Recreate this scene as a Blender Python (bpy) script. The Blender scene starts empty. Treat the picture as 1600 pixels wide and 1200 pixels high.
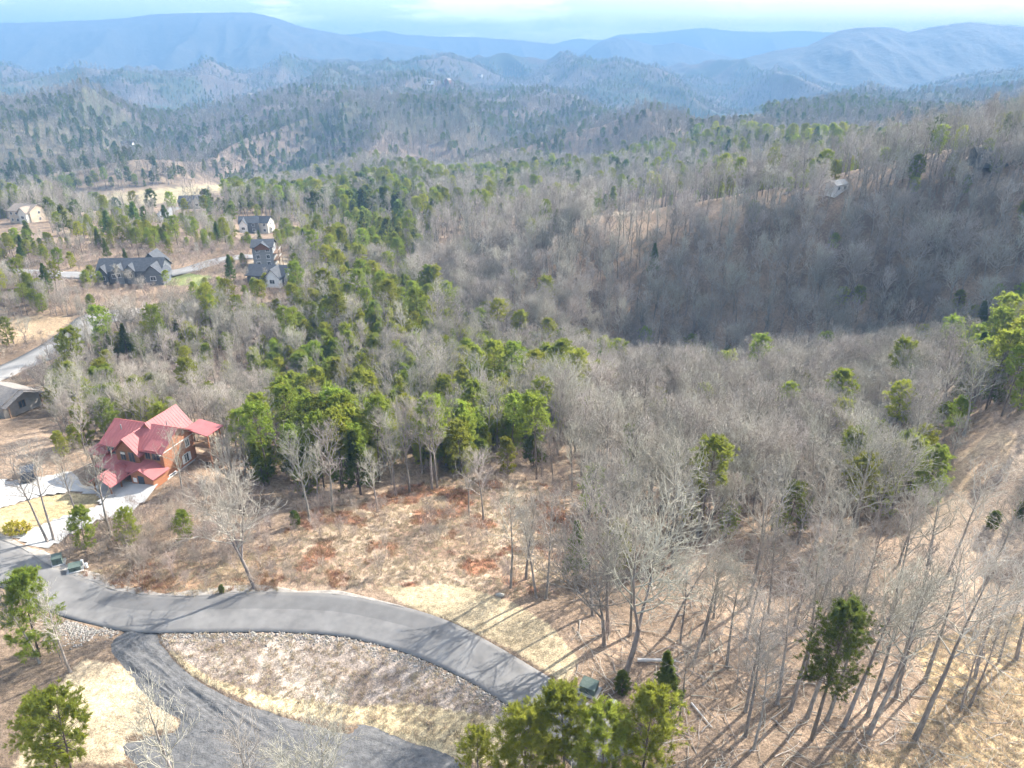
import bpy, math, random
import numpy as np
from mathutils import Vector, Matrix

# ------------------------------------------------------------------ camera, sky, sun, exposure
SC = bpy.context.scene
COL = SC.collection
R = math.radians
CAM_Z, PITCH, FPX = 58.0, R(24.0), 1148.0          # metres above the road, tilt down, focal length in 1600-px units
cam = bpy.data.cameras.new('camera')
cam.sensor_width = 36.0; cam.sensor_fit = 'HORIZONTAL'
cam.lens = 36.0 * FPX / 1600.0
cam.clip_start = 0.5; cam.clip_end = 60000.0
co = bpy.data.objects.new('camera', cam); COL.objects.link(co)
co.location = (0, 0, CAM_Z); co.rotation_euler = (math.pi/2 - PITCH, 0, 0)
SC.camera = co

SUN_EL, SUN_AZ = R(33.0), R(49.0)                   # azimuth measured from +Y towards +X
sd = Vector((math.sin(SUN_AZ)*math.cos(SUN_EL), math.cos(SUN_AZ)*math.cos(SUN_EL), math.sin(SUN_EL)))
sun = bpy.data.lights.new('sun', 'SUN'); sun.energy = 4.9; sun.angle = R(0.53); sun.color = (1.0, 0.945, 0.86)
so = bpy.data.objects.new('sun', sun); COL.objects.link(so)
so.rotation_euler = (-sd).to_track_quat('-Z', 'Y').to_euler()
so.location = (200, 200, 400)

W = bpy.data.worlds.new('World'); SC.world = W; W.use_nodes = True
wn = W.node_tree; wn.nodes.clear()
def N(t, typ, **kw):
    n = t.nodes.new(typ)
    for k, v in kw.items(): setattr(n, k, v)
    return n
out = N(wn, 'ShaderNodeOutputWorld'); bg = N(wn, 'ShaderNodeBackground'); bg.inputs['Strength'].default_value = 0.11
sky = N(wn, 'ShaderNodeTexSky'); sky.sky_type = 'NISHITA'; sky.sun_disc = False
sky.sun_elevation = SUN_EL; sky.sun_rotation = SUN_AZ; sky.altitude = 400; sky.air_density = 1.0; sky.dust_density = 1.6; sky.ozone_density = 1.2
tc = N(wn, 'ShaderNodeTexCoord'); mp = N(wn, 'ShaderNodeMapping'); mp.inputs['Scale'].default_value = (3.2, 3.2, 17.0); mp.inputs['Location'].default_value = (0.9, 0.3, 0.55)
cn = N(wn, 'ShaderNodeTexNoise'); cn.inputs['Scale'].default_value = 2.1; cn.inputs['Detail'].default_value = 7; cn.inputs['Roughness'].default_value = 0.55
cr = N(wn, 'ShaderNodeValToRGB'); cr.color_ramp.elements[0].position = 0.50; cr.color_ramp.elements[1].position = 0.60
cr.color_ramp.elements[1].color = (0.85, 0.85, 0.85, 1)
mx = N(wn, 'ShaderNodeMixRGB'); mx.inputs['Color2'].default_value = (11.0, 11.1, 11.3, 1)
L = wn.links.new
L(tc.outputs['Generated'], mp.inputs['Vector']); L(mp.outputs[0], cn.inputs['Vector']); L(cn.outputs[0], cr.inputs[0])
L(cr.outputs[0], mx.inputs['Fac']); L(sky.outputs[0], mx.inputs['Color1']); L(mx.outputs[0], bg.inputs['Color']); L(bg.outputs[0], out.inputs[0])

W.cycles.sampling_method = 'MANUAL'; W.cycles.sample_map_resolution = 512
vs = SC.view_settings
vs.view_transform = 'Standard'; vs.look = 'None'; vs.gamma = 1.0; vs.use_curve_mapping = False
vs.exposure = 1.75
SC.render.engine = 'CYCLES'
cy = SC.cycles
cy.max_bounces = 4; cy.diffuse_bounces = 2; cy.glossy_bounces = 1; cy.transmission_bounces = 2; cy.transparent_max_bounces = 4; cy.volume_bounces = 0
cy.use_denoising = True; cy.denoiser = 'OPENIMAGEDENOISE'; cy.denoising_input_passes = 'RGB_ALBEDO_NORMAL'
cy.caustics_reflective = False; cy.caustics_refractive = False
cy.sample_clamp_indirect = 6.0
cy.use_adaptive_sampling = True; cy.adaptive_threshold = 0.035; cy.adaptive_min_samples = 24; cy.use_light_tree = False
SC.render.use_motion_blur = False

rng = np.random.default_rng(11)
random.seed(5)

# ------------------------------------------------------------------ pixel <-> place (1600 x 1200 units), noise
CP, SP = math.cos(PITCH), math.sin(PITCH)
def ray(u, v):
    a, b = (u-800)/FPX, (v-600)/FPX
    return a, CP - b*SP, -(SP + b*CP)
def project(x, y, z):
    d = y*CP - (z-CAM_Z)*SP
    d = np.where(np.abs(d) < 1e-3, 1e-3, d)
    return 800 + FPX*x/d, 600 + FPX*(-(y*SP + (z-CAM_Z)*CP))/d, d
def _hash(ix, iy, s):
    n = (ix*374761393 + iy*668265263 + s*974711) & 0xffffffff
    n = ((n ^ (n >> 13))*1274126177) & 0xffffffff
    return ((n ^ (n >> 16)) & 0xffff)/65535.0
def vnoise(x, y, s=0):
    x = np.asarray(x, float); y = np.asarray(y, float)
    fx, fy = np.floor(x), np.floor(y)
    ix, iy = fx.astype(np.int64), fy.astype(np.int64)
    tx, ty = x-fx, y-fy
    tx = tx*tx*tx*(tx*(tx*6-15)+10); ty = ty*ty*ty*(ty*(ty*6-15)+10)
    a, b = _hash(ix, iy, s), _hash(ix+1, iy, s); c, d = _hash(ix, iy+1, s), _hash(ix+1, iy+1, s)
    return (a+(b-a)*tx)*(1-ty) + (c+(d-c)*tx)*ty
def fbm(x, y, oct=4, s=0, gain=0.5):
    r, a, t = 0, 1.0, 0
    for o in range(oct):
        r = r + a*vnoise(x, y, s+o*17); t += a; a *= gain
        x, y = 1.93*x+0.52*y+7.1, 1.93*y-0.52*x+3.7
    return r/t
def ridged(x, y, oct=4, s=0):
    r, a, t = 0, 1.0, 0
    for o in range(oct):
        r = r + a*(1-np.abs(2*vnoise(x, y, s+o*13)-1)); t += a; a *= 0.48
        x, y = 1.9*x+0.6*y+1.7, 1.9*y-0.6*x+9.2
    return r/t
def sstep(a, b, x):
    t = np.clip((x-a)/(b-a), 0, 1); return t*t*(3-2*t)

# ------------------------------------------------------------------ the lie of the land: control points (u, v, distance ahead)
CTRL = [
 # road bench and what lies just below the camera
 (0,845,79.5),(100,930,70.5),(250,960,66),(400,955,66.5),(520,960,66),(650,985,63.5),(760,1040,58.5),(860,1100,54),(960,1100,54),
 (100,1060,57),(250,1080,55.8),(450,1060,57.6),(620,1090,55.2),(200,1160,49.7),(450,1180,48.3),(700,1185,47.5),(1000,1180,48.0),(1300,1180,48.2),(1560,1180,48.5),
 (600,925,69.8),(800,930,69.5),(900,960,67),(1000,1040,60),(1100,950,70),(1200,1050,60),(1350,1000,65),(1500,1000,65.5),(1600,1050,62),
 (1300,900,77),(1450,850,84),(1550,880,83),(1600,800,92),(1550,750,97),(1600,640,113),(1500,720,104),
 # clearing, cabin, slope below the road
 (0,760,95),(130,720,104),(180,770,94),(261,744,97.6),(240,860,79),(320,722,107),(400,820,86),(500,850,80),(500,780,96),(620,830,85),(640,760,103),(760,830,86),(780,745,109),
 (900,850,84),(880,800,97),(1000,800,99),(1000,700,139),(1000,620,200),(1000,592,254),(1130,900,78),(1200,780,106),(1200,680,150),(1200,600,212),(1180,585,249),
 (1400,760,106),(1400,660,150),(1400,590,205),(1400,572,234),(1560,600,140),(1600,560,175),(1600,535,210),
 (350,740,105),(130,650,126),(200,600,150),(400,640,142),(600,680,132),(600,620,157),(800,680,133),(800,610,186),(860,590,215),
 (30,640,128),(20,560,168),(100,500,195),(170,495,200),(300,500,200),(400,470,216),(500,485,214),(600,520,201),(700,560,190),(760,540,240),(640,480,262),
 # houses on the left ridge, gully behind
 (120,430,236),(215,432,240),(320,425,243),(420,440,236),(420,405,262),(520,410,290),(600,420,300),
 (0,400,270),(100,370,300),(30,350,360),(200,350,350),(295,322,455),(400,362,372),(500,350,400),
 (260,303,580),(0,312,560),(380,290,640),(450,330,470),(540,330,480),(700,335,450),(600,275,650),(440,275,690),
 # dark slope across the valley and the plateau behind it
 (700,455,298),(820,420,294),(940,385,294),(1130,370,291),(1280,352,284),(1400,335,275),(1600,300,256),
 (960,345,420),(1130,333,425),(900,285,600),(800,240,880),(1050,290,560),(1200,300,470),(1320,300,430),(1450,262,420),(1500,252,440),(1600,245,420),(1500,205,700),(1300,235,600),(1620,200,600),
 (1200,200,1100),(1400,175,1500),(1550,152,2000),(1040,207,1500),(1130,188,1900),(900,215,1250),
 # hills beyond
 (200,300,625),(60,300,620),(200,222,760),(0,225,760),(400,218,900),(600,225,950),(100,185,1500),(300,190,1450),(500,180,1500),(700,185,1500),(860,180,1700),
 (100,142,2300),(400,135,2300),(700,135,2400),(950,150,2500),(0,126,3100),(250,118,3100),(400,112,3200),(520,106,3200),(650,110,3200),(760,106,3100),(880,110,3200),(1000,114,3100),(1150,114,3100),
 (1250,150,2600),(1400,140,2900),(1600,130,2900),(1250,128,3300),(1450,120,3500),(1600,116,3500),
]
def _ctrl():
    P, Z = [], []
    for u, v, Y in CTRL:
        a, y, z = ray(u, v); t = Y/y
        X = a*t
        P.append((math.atan2(X, Y)*1.6, math.log(math.hypot(X, Y)))); Z.append(CAM_Z + z*t)
    return np.array(P), np.array(Z)
CPTS, CZ = _ctrl()
def _k(d2): return 0.5*d2*np.log(d2+1e-9)
def _fit(P, Z, lam):
    n = len(P); D = ((P[:, None]-P[None])**2).sum(-1)
    A = np.zeros((n+3, n+3)); A[:n, :n] = _k(D) + lam*np.eye(n); A[:n, n] = 1; A[:n, n+1:] = P; A[n, :n] = 1; A[n+1:, :n] = P.T
    return np.linalg.solve(A, np.concatenate([Z, np.zeros(3)]))
CW = _fit(CPTS, CZ, 0.0015)
def height(x, y):
    x = np.asarray(x, float); y = np.asarray(y, float)
    sh = np.broadcast(x, y).shape
    x = np.broadcast_to(x, sh).ravel(); y = np.broadcast_to(y, sh).ravel()
    r = np.hypot(x, y); az = np.arctan2(x, y)
    a = np.clip(az, -0.78, 0.78)*1.6; l = np.log(np.clip(r, 46, 3600))
    z = np.empty(len(x))
    for i in range(0, len(x), 40000):
        q = np.stack([a[i:i+40000], l[i:i+40000]], 1)
        d = ((q[:, None]-CPTS[None])**2).sum(-1)
        z[i:i+40000] = _k(d)@CW[:-3] + CW[-3] + q@CW[-2:]
    # folds of the wooded hills, growing with distance
    g = sstep(260, 900, r)
    z = z + g*9*(fbm(x/170, y/170, 3, 3)-0.5)
    g2 = 0.32*sstep(430, 700, r)+0.68*sstep(700, 1000, r)
    wx, wy = x+120*(fbm(x/500, y/500, 2, 8)-0.5), y+120*(fbm(x/500, y/500, 2, 9)-0.5)
    z = z + g2*(ridged(wx/380, wy/820, 3, 21)-0.64)*185*(0.9+0.1*sstep(1500, 3000, r))*np.where(az > 0.12, 1-0.45*sstep(0.12, 0.3, az)*sstep(2600, 1200, r), 1)
    z = z - 60*sstep(3300, 5200, r)
    # roughness of the ground near by
    n = sstep(60, 100, r)*(1-sstep(500, 900, r))
    z = z + n*1.2*(fbm(x/14, y/14, 3, 5)-0.5) + 0.22*(fbm(x/3.1, y/3.1, 3, 6)-0.5)*(1-sstep(160, 300, r))
    # behind the camera the bench simply goes on
    z = np.where(r < 46, z, z)
    return z.reshape(sh) if sh else float(z[0])
_T = np.concatenate([np.arange(30, 160, 0.4), np.geomspace(160, 6000, 900)])
def hit(u, v):
    """place on the ground that a photograph point shows"""
    a, b, c = ray(u, v)
    z = height(a*_T, b*_T); ray_z = CAM_Z + c*_T
    k = np.argmax(ray_z < z)
    if k == 0: k = len(_T)-1
    f0, f1 = ray_z[k-1]-z[k-1], ray_z[k]-z[k]
    t = _T[k-1] + (_T[k]-_T[k-1])*f0/max(1e-6, f0-f1)
    x, y = a*t, b*t
    return Vector((x, y, height(x, y)))

def in_poly(u, v, poly):
    poly = np.asarray(poly, float); r = np.zeros(np.shape(u), bool)
    j = len(poly)-1
    for i in range(len(poly)):
        xi, yi = poly[i]; xj, yj = poly[j]
        c = ((yi > v) != (yj > v)) & (u < (xj-xi)*(v-yi)/((yj-yi) if yj != yi else 1e-9)+xi)
        r ^= c; j = i
    return r
def seg_dist(x, y, pts):
    d = np.full(np.shape(x), 1e9)
    for (ax, ay), (bx, by) in zip(pts[:-1], pts[1:]):
        dx, dy = bx-ax, by-ay; t = np.clip(((x-ax)*dx+(y-ay)*dy)/(dx*dx+dy*dy+1e-9), 0, 1)
        d = np.minimum(d, np.hypot(x-ax-t*dx, y-ay-t*dy))
    return d

# ------------------------------------------------------------------ helpers
def tag(o, label=None, cat=None, group=None, kind=None):
    for k, v in (('label', label), ('category', cat), ('group', group), ('kind', kind)):
        if v: o[k] = v
    return o
def empty(name, loc=(0, 0, 0), rz=0.0):
    o = bpy.data.objects.new(name, None); COL.objects.link(o); o.location = loc; o.rotation_euler = (0, 0, rz); o.empty_display_size = 0.5
    return o
def link(name, me, parent=None, mats=()):
    for m in mats: me.materials.append(m)
    o = bpy.data.objects.new(name, me); COL.objects.link(o)
    if parent: o.parent = parent
    return o
def np_mesh(name, V, F, mat_idx=None, smooth=False, cols=None):
    """V (n,3); F: (m,3) or (m,4) int array, or a list of such arrays"""
    me = bpy.data.meshes.new(name)
    Fs = F if isinstance(F, list) else [F]
    V = np.asarray(V, np.float32)
    lt = np.concatenate([np.full(len(f), f.shape[1], np.int32) for f in Fs]); lv = np.concatenate([f.ravel() for f in Fs]).astype(np.int32)
    ls = np.concatenate([[0], np.cumsum(lt)[:-1]]).astype(np.int32)
    me.vertices.add(len(V)); me.vertices.foreach_set('co', V.ravel())
    me.loops.add(len(lv)); me.loops.foreach_set('vertex_index', lv)
    me.polygons.add(len(lt)); me.polygons.foreach_set('loop_start', ls)
    try: me.polygons.foreach_set('loop_total', lt)
    except Exception: pass
    if mat_idx is not None: me.polygons.foreach_set('material_index', np.asarray(mat_idx, np.int32))
    if smooth: me.polygons.foreach_set('use_smooth', np.ones(len(lt), bool))
    if cols is not None:
        at = me.color_attributes.new('Col', 'FLOAT_COLOR', 'POINT')
        c = np.ones((len(V), 4), np.float32); c[:, :3] = cols; at.data.foreach_set('color', c.ravel())
    me.update(calc_edges=True)
    return me

class MB:
    """collects boxes, prisms and sheets and links them as one mesh"""
    def __init__(s): s.v, s.f = [], []
    def poly(s, pts, faces):
        b = len(s.v); s.v += [tuple(p) for p in pts]; s.f += [tuple(b+i for i in f) for f in faces]; return s
    def box(s, x0, x1, y0, y1, z0, z1):
        return s.poly([(x0,y0,z0),(x1,y0,z0),(x1,y1,z0),(x0,y1,z0),(x0,y0,z1),(x1,y0,z1),(x1,y1,z1),(x0,y1,z1)],
                      [(0,3,2,1),(4,5,6,7),(0,1,5,4),(1,2,6,5),(2,3,7,6),(3,0,4,7)])
    def slab(s, pts, th):
        """a flat polygon given thickness downwards"""
        n = len(pts); low = [(p[0], p[1], p[2]-th) for p in pts]
        return s.poly(list(pts)+low, [tuple(range(n)), tuple(range(2*n-1, n-1, -1))]+[((i+1) % n, i, n+i, n+(i+1) % n) for i in range(n)])
    def prism(s, prof, axis, a, b):
        """profile [(h, z)] swept along axis 'x' or 'y' from a to b"""
        n = len(prof); f = (lambda h, z, t: (t, h, z)) if axis == 'x' else (lambda h, z, t: (h, t, z))
        pts = [f(h, z, a) for h, z in prof]+[f(h, z, b) for h, z in prof]
        return s.poly(pts, [tuple(range(n-1, -1, -1)), tuple(range(n, 2*n))]+[(i, (i+1) % n, n+(i+1) % n, n+i) for i in range(n)])
    def bar(s, p, q, r0, r1=None, n=6):
        r1 = r0 if r1 is None else r1; p, q = Vector(p), Vector(q); d = (q-p).normalized()
        a = d.orthogonal().normalized(); b = d.cross(a)
        ring = lambda c, r: [tuple(c+a*(r*math.cos(2*math.pi*i/n))+b*(r*math.sin(2*math.pi*i/n))) for i in range(n)]
        return s.poly(ring(p, r0)+ring(q, r1), [tuple(range(n-1, -1, -1)), tuple(range(n, 2*n))]+[(i, (i+1) % n, n+(i+1) % n, n+i) for i in range(n)])
    def build(s, name, mat, parent=None, smooth=False):
        me = bpy.data.meshes.new(name); me.from_pydata(s.v, [], s.f); me.materials.append(mat)
        if smooth:
            for p in me.polygons: p.use_smooth = True
        o = bpy.data.objects.new(name, me); COL.objects.link(o)
        if parent: o.parent = parent
        return o

# ------------------------------------------------------------------ materials
def mat(name, c1, c2=None, scale=1.0, rough=0.9, bump=0.0, bscale=None, detail=2, rand=0.0, coord='Object', stretch=None, metal=0.0, trans=None, spec=0.2):
    m = bpy.data.materials.new(name); m.use_nodes = True; t = m.node_tree; t.nodes.clear(); L = t.links.new
    o = N(t, 'ShaderNodeOutputMaterial'); b = N(t, 'ShaderNodeBsdfPrincipled')
    b.inputs['Roughness'].default_value = rough; b.inputs['Metallic'].default_value = metal; b.inputs['Specular IOR Level'].default_value = spec
    t_c = N(t, 'ShaderNodeTexCoord'); mpn = N(t, 'ShaderNodeMapping')
    if stretch: mpn.inputs['Scale'].default_value = stretch
    if coord == 'World':
        g = N(t, 'ShaderNodeNewGeometry'); L(g.outputs['Position'], mpn.inputs[0])
    else: L(t_c.outputs[coord], mpn.inputs[0])
    nz = N(t, 'ShaderNodeTexNoise'); nz.inputs['Scale'].default_value = scale; nz.inputs['Detail'].default_value = detail; nz.inputs['Roughness'].default_value = 0.62
    L(mpn.outputs[0], nz.inputs['Vector'])
    rp = N(t, 'ShaderNodeValToRGB'); rp.color_ramp.elements[0].position = 0.32; rp.color_ramp.elements[1].position = 0.68
    rp.color_ramp.elements[0].color = (*c1, 1); rp.color_ramp.elements[1].color = (*(c2 or c1), 1)
    L(nz.outputs[0], rp.inputs[0]); col = rp.outputs[0]
    if rand:
        oi = N(t, 'ShaderNodeObjectInfo'); mr = N(t, 'ShaderNodeMapRange'); mr.inputs['To Min'].default_value = 1-rand; mr.inputs['To Max'].default_value = 1+rand
        L(oi.outputs['Random'], mr.inputs[0]); mu = N(t, 'ShaderNodeMixRGB', blend_type='MULTIPLY'); mu.inputs[0].default_value = 1
        L(col, mu.inputs[1]); L(mr.outputs[0], mu.inputs[2]); col = mu.outputs[0]
        hs = N(t, 'ShaderNodeHueSaturation'); mr2 = N(t, 'ShaderNodeMapRange'); mr2.inputs['To Min'].default_value = 0.5-0.07*rand; mr2.inputs['To Max'].default_value = 0.5+0.09*rand
        fr = N(t, 'ShaderNodeMath', operation='FRACT'); m7 = N(t, 'ShaderNodeMath', operation='MULTIPLY'); m7.inputs[1].default_value = 7.31
        L(oi.outputs['Random'], m7.inputs[0]); L(m7.outputs[0], fr.inputs[0]); L(fr.outputs[0], mr2.inputs[0]); L(mr2.outputs[0], hs.inputs['Hue']); L(col, hs.inputs['Color']); col = hs.outputs[0]
    L(col, b.inputs['Base Color'])
    if bump:
        n2 = N(t, 'ShaderNodeTexNoise'); n2.inputs['Scale'].default_value = bscale or scale*3; n2.inputs['Detail'].default_value = 1.5
        L(mpn.outputs[0], n2.inputs['Vector']); bp = N(t, 'ShaderNodeBump'); bp.inputs['Strength'].default_value = bump; bp.inputs['Distance'].default_value = 0.1
        L(n2.outputs[0], bp.inputs['Height']); L(bp.outputs[0], b.inputs['Normal'])
    if trans:
        tr = N(t, 'ShaderNodeBsdfTranslucent'); L(col, tr.inputs['Color']); ms = N(t, 'ShaderNodeMixShader'); ms.inputs[0].default_value = trans
        L(b.outputs[0], ms.inputs[1]); L(tr.outputs[0], ms.inputs[2]); L(ms.outputs[0], o.inputs[0])
    else: L(b.outputs[0], o.inputs[0])
    return m
M = {}
M['bark'] = mat('grey_bark', (0.17,0.145,0.125), (0.33,0.29,0.25), 3.0, rand=0.22, stretch=(1,1,0.3))
M['twig'] = mat('pale_twigs', (0.31,0.275,0.225), (0.44,0.395,0.33), 0.6, rand=0.33)
M['twig_far'] = mat('far_twigs', (0.215,0.188,0.155), (0.31,0.275,0.23), 0.3, rand=0.22)
M['pbark'] = mat('pine_bark', (0.10,0.075,0.06), (0.19,0.15,0.12), 4.0, rand=0.2, stretch=(1,1,0.3))
M['needle'] = mat('pine_needles', (0.235,0.265,0.034), (0.32,0.355,0.058), 0.8, rand=0.28, trans=0.76, rough=0.6)
M['needle_dark'] = mat('dark_needles', (0.105,0.145,0.030), (0.16,0.20,0.045), 0.8, rand=0.25, trans=0.68, rough=0.6)
M['needle_far'] = mat('far_needles', (0.12,0.15,0.038), (0.17,0.20,0.052), 0.3, rand=0.35, trans=0.6)
M['straw'] = mat('dry_grass_blades', (0.38,0.31,0.215), (0.52,0.43,0.31), 0.15, coord='World', rand=0.25, trans=0.4)
M['rust'] = mat('rusty_grass_blades', (0.29,0.16,0.095), (0.40,0.28,0.18), 0.3, coord='World', rand=0.3, trans=0.25)
M['brush'] = mat('brush_twigs', (0.30,0.24,0.195), (0.43,0.36,0.30), 0.8, rand=0.25)
M['asphalt'] = mat('asphalt', (0.132,0.127,0.121), (0.195,0.188,0.178), 0.5, rough=0.75, bump=0.15, bscale=18, coord='World')
M['asphalt_new'] = mat('dark_asphalt', (0.115,0.111,0.107), (0.148,0.143,0.137), 0.5, rough=0.75, bump=0.15, bscale=18, coord='World')
M['asphalt_edge'] = mat('asphalt_edge', (0.03,0.03,0.032), (0.05,0.05,0.05), 2.0)
M['gravel'] = mat('dark_gravel', (0.085,0.083,0.081), (0.15,0.146,0.142), 1.6, rough=0.95, bump=0.6, bscale=5, coord='World', detail=4)
M['lane'] = mat('worn_lane', (0.20,0.195,0.185), (0.27,0.262,0.25), 0.2, coord='World')
M['concrete'] = mat('concrete', (0.34,0.33,0.31), (0.42,0.41,0.39), 0.35, bump=0.1, coord='World')
M['shoulder'] = mat('pale_gravel', (0.22,0.195,0.165), (0.36,0.33,0.29), 1.3, bump=0.6, bscale=6, coord='World', detail=3)
M['rock'] = mat('pale_rock', (0.20,0.18,0.155), (0.36,0.335,0.30), 3.0, rand=0.3, bump=0.3)

def ground_material():
    m = bpy.data.materials.new('ground_litter'); m.use_nodes = True; t = m.node_tree; t.nodes.clear(); L = t.links.new
    o = N(t, 'ShaderNodeOutputMaterial'); b = N(t, 'ShaderNodeBsdfPrincipled'); b.inputs['Roughness'].default_value = 0.95; b.inputs['Specular IOR Level'].default_value = 0.08
    g = N(t, 'ShaderNodeNewGeometry'); vc = N(t, 'ShaderNodeVertexColor', layer_name='Col')
    def noise(s, d, r=0.6):
        n = N(t, 'ShaderNodeTexNoise'); n.inputs['Scale'].default_value = s; n.inputs['Detail'].default_value = d; n.inputs['Roughness'].default_value = r
        L(g.outputs['Position'], n.inputs['Vector']); return n
    n1, n2, n3 = noise(1.3, 4, 0.75), noise(7.0, 1, 0.7), noise(0.09, 2, 0.6)
    def rng_(n, a, b_, lo, hi):
        r = N(t, 'ShaderNodeMapRange'); r.inputs['From Min'].default_value = lo; r.inputs['From Max'].default_value = hi
        r.inputs['To Min'].default_value = a; r.inputs['To Max'].default_value = b_; L(n.outputs[0], r.inputs[0]); return r.outputs[0]
    c = vc.outputs[0]
    for n, a, b_ in ((n1, 0.55, 1.42), (n2, 0.62, 1.38), (n3, 0.82, 1.18)):
        mu = N(t, 'ShaderNodeMixRGB', blend_type='MULTIPLY'); mu.inputs[0].default_value = 1; L(c, mu.inputs[1]); L(rng_(n, a, b_, 0.3, 0.7), mu.inputs[2]); c = mu.outputs[0]
    L(c, b.inputs['Base Color'])
    bp = N(t, 'ShaderNodeBump'); bp.inputs['Strength'].default_value = 0.6; bp.inputs['Distance'].default_value = 0.25; L(n1.outputs[0], bp.inputs['Height'])
    L(bp.outputs[0], b.inputs['Normal']); L(b.outputs[0], o.inputs[0])
    return m
M['ground'] = ground_material()

# ------------------------------------------------------------------ roads: edges read from the photograph, laid on the land
def P2(pts): return [hit(u, v) for u, v in pts]
def resample(pts, n):
    pts = [Vector((p[0], p[1])) for p in pts]
    # Catmull-Rom through the points
    out = []
    q = [pts[0]*2-pts[1]]+pts+[pts[-1]*2-pts[-2]]
    for i in range(1, len(q)-2):
        for k in range(12):
            t = k/12; a, b, c, d = q[i-1], q[i], q[i+1], q[i+2]
            out.append(0.5*((2*b)+(c-a)*t+(2*a-5*b+4*c-d)*t*t+(3*b-a-3*c+d)*t**3))
    out.append(pts[-1])
    P = np.array([(p.x, p.y) for p in out]); s = np.concatenate([[0], np.cumsum(np.hypot(*np.diff(P, axis=0).T))])
    k = np.linspace(0, s[-1], n)
    return np.stack([np.interp(k, s, P[:, 0]), np.interp(k, s, P[:, 1])], 1)
ROAD_OUT = [(-60,795),(-10,836),(35,856),(80,884),(130,903),(200,926),(290,931),(370,926),(480,926),(560,933),(640,950),(700,970),(760,1000),(820,1035),(880,1072),(950,1120),(1010,1170)]
ROAD_IN = [(-100,850),(-50,890),(15,925),(60,950),(110,967),(180,984),(240,989),(330,988),(430,988),(520,993),(600,1010),(660,1030),(720,1058),(765,1084),(815,1118),(860,1160),(900,1205)]
ro, ri = resample(P2(ROAD_OUT), 150), resample(P2(ROAD_IN), 150)
ROAD_POLY = np.concatenate([ro, ri[::-1]])
def road_h(x, y):
    """levelled bed of the near road: the land smoothed over a few metres"""
    k = [(0,0),(1.6,0),(-1.6,0),(0,1.6),(0,-1.6),(1.2,1.2),(-1.2,1.2),(1.2,-1.2),(-1.2,-1.2)]
    return sum(height(np.asarray(x)+a, np.asarray(y)+b) for a, b in k)/len(k)
GRAV_L = [(188,988),(168,1004),(180,1035),(212,1075),(245,1108),(278,1134),(225,1148),(188,1160),(196,1185),(225,1215),(260,1250)]
GRAV_R = [(248,990),(262,1012),(300,1052),(360,1086),(430,1110),(500,1131),(545,1141),(572,1126),(620,1146),(672,1163),(712,1176),(735,1205),(740,1250)]
gl, gr = resample(P2(GRAV_L), 120), resample(P2(GRAV_R), 120)
for q_ in (gl, gr):
    w_ = np.arange(120)[:, None]; q_ += 0.5*np.concatenate([fbm(w_/3.0, w_*0+1.3, 3, 201)-0.5, fbm(w_/3.0, w_*0+7.7, 3, 202)-0.5], 1)
GRAV_POLY = np.concatenate([gl, gr[::-1]])
DRIVE = [(-40,745),(20,752),(80,742),(140,730),(175,728),(215,742),(246,756),(232,776),(205,800),(150,815),(110,835),(75,857),(40,850),(20,838),(60,822),(120,800),(160,788),(150,772),(110,768),(60,776),(0,794),(-40,800)]
DRIVE_POLY = np.array([(p.x, p.y) for p in P2(DRIVE)])
STRIPS = {  # name: centre line in the photograph, width, material
 'cul_de_sac': ([(-40,600),(10,578),(60,558),(105,533),(135,512),(150,500),(190,494),(222,494)], 9.5, 'lane'),
 'ridge_lane': ([(-40,427),(30,427),(90,430),(160,432)], 7.5, 'lane'),
 'house_lane': ([(262,428),(300,420),(340,408),(375,402),(400,402)], 7.5, 'lane'),
 'valley_lane': ([(262,345),(258,335),(268,327),(290,324)], 8.0, 'lane'),
}
STRIP_PTS = {k: [(p.x, p.y) for p in P2(c)] for k, (c, w, m) in STRIPS.items()}
PADS = []                                              # levelled pads under houses: (x, y, z, radius)

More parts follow.
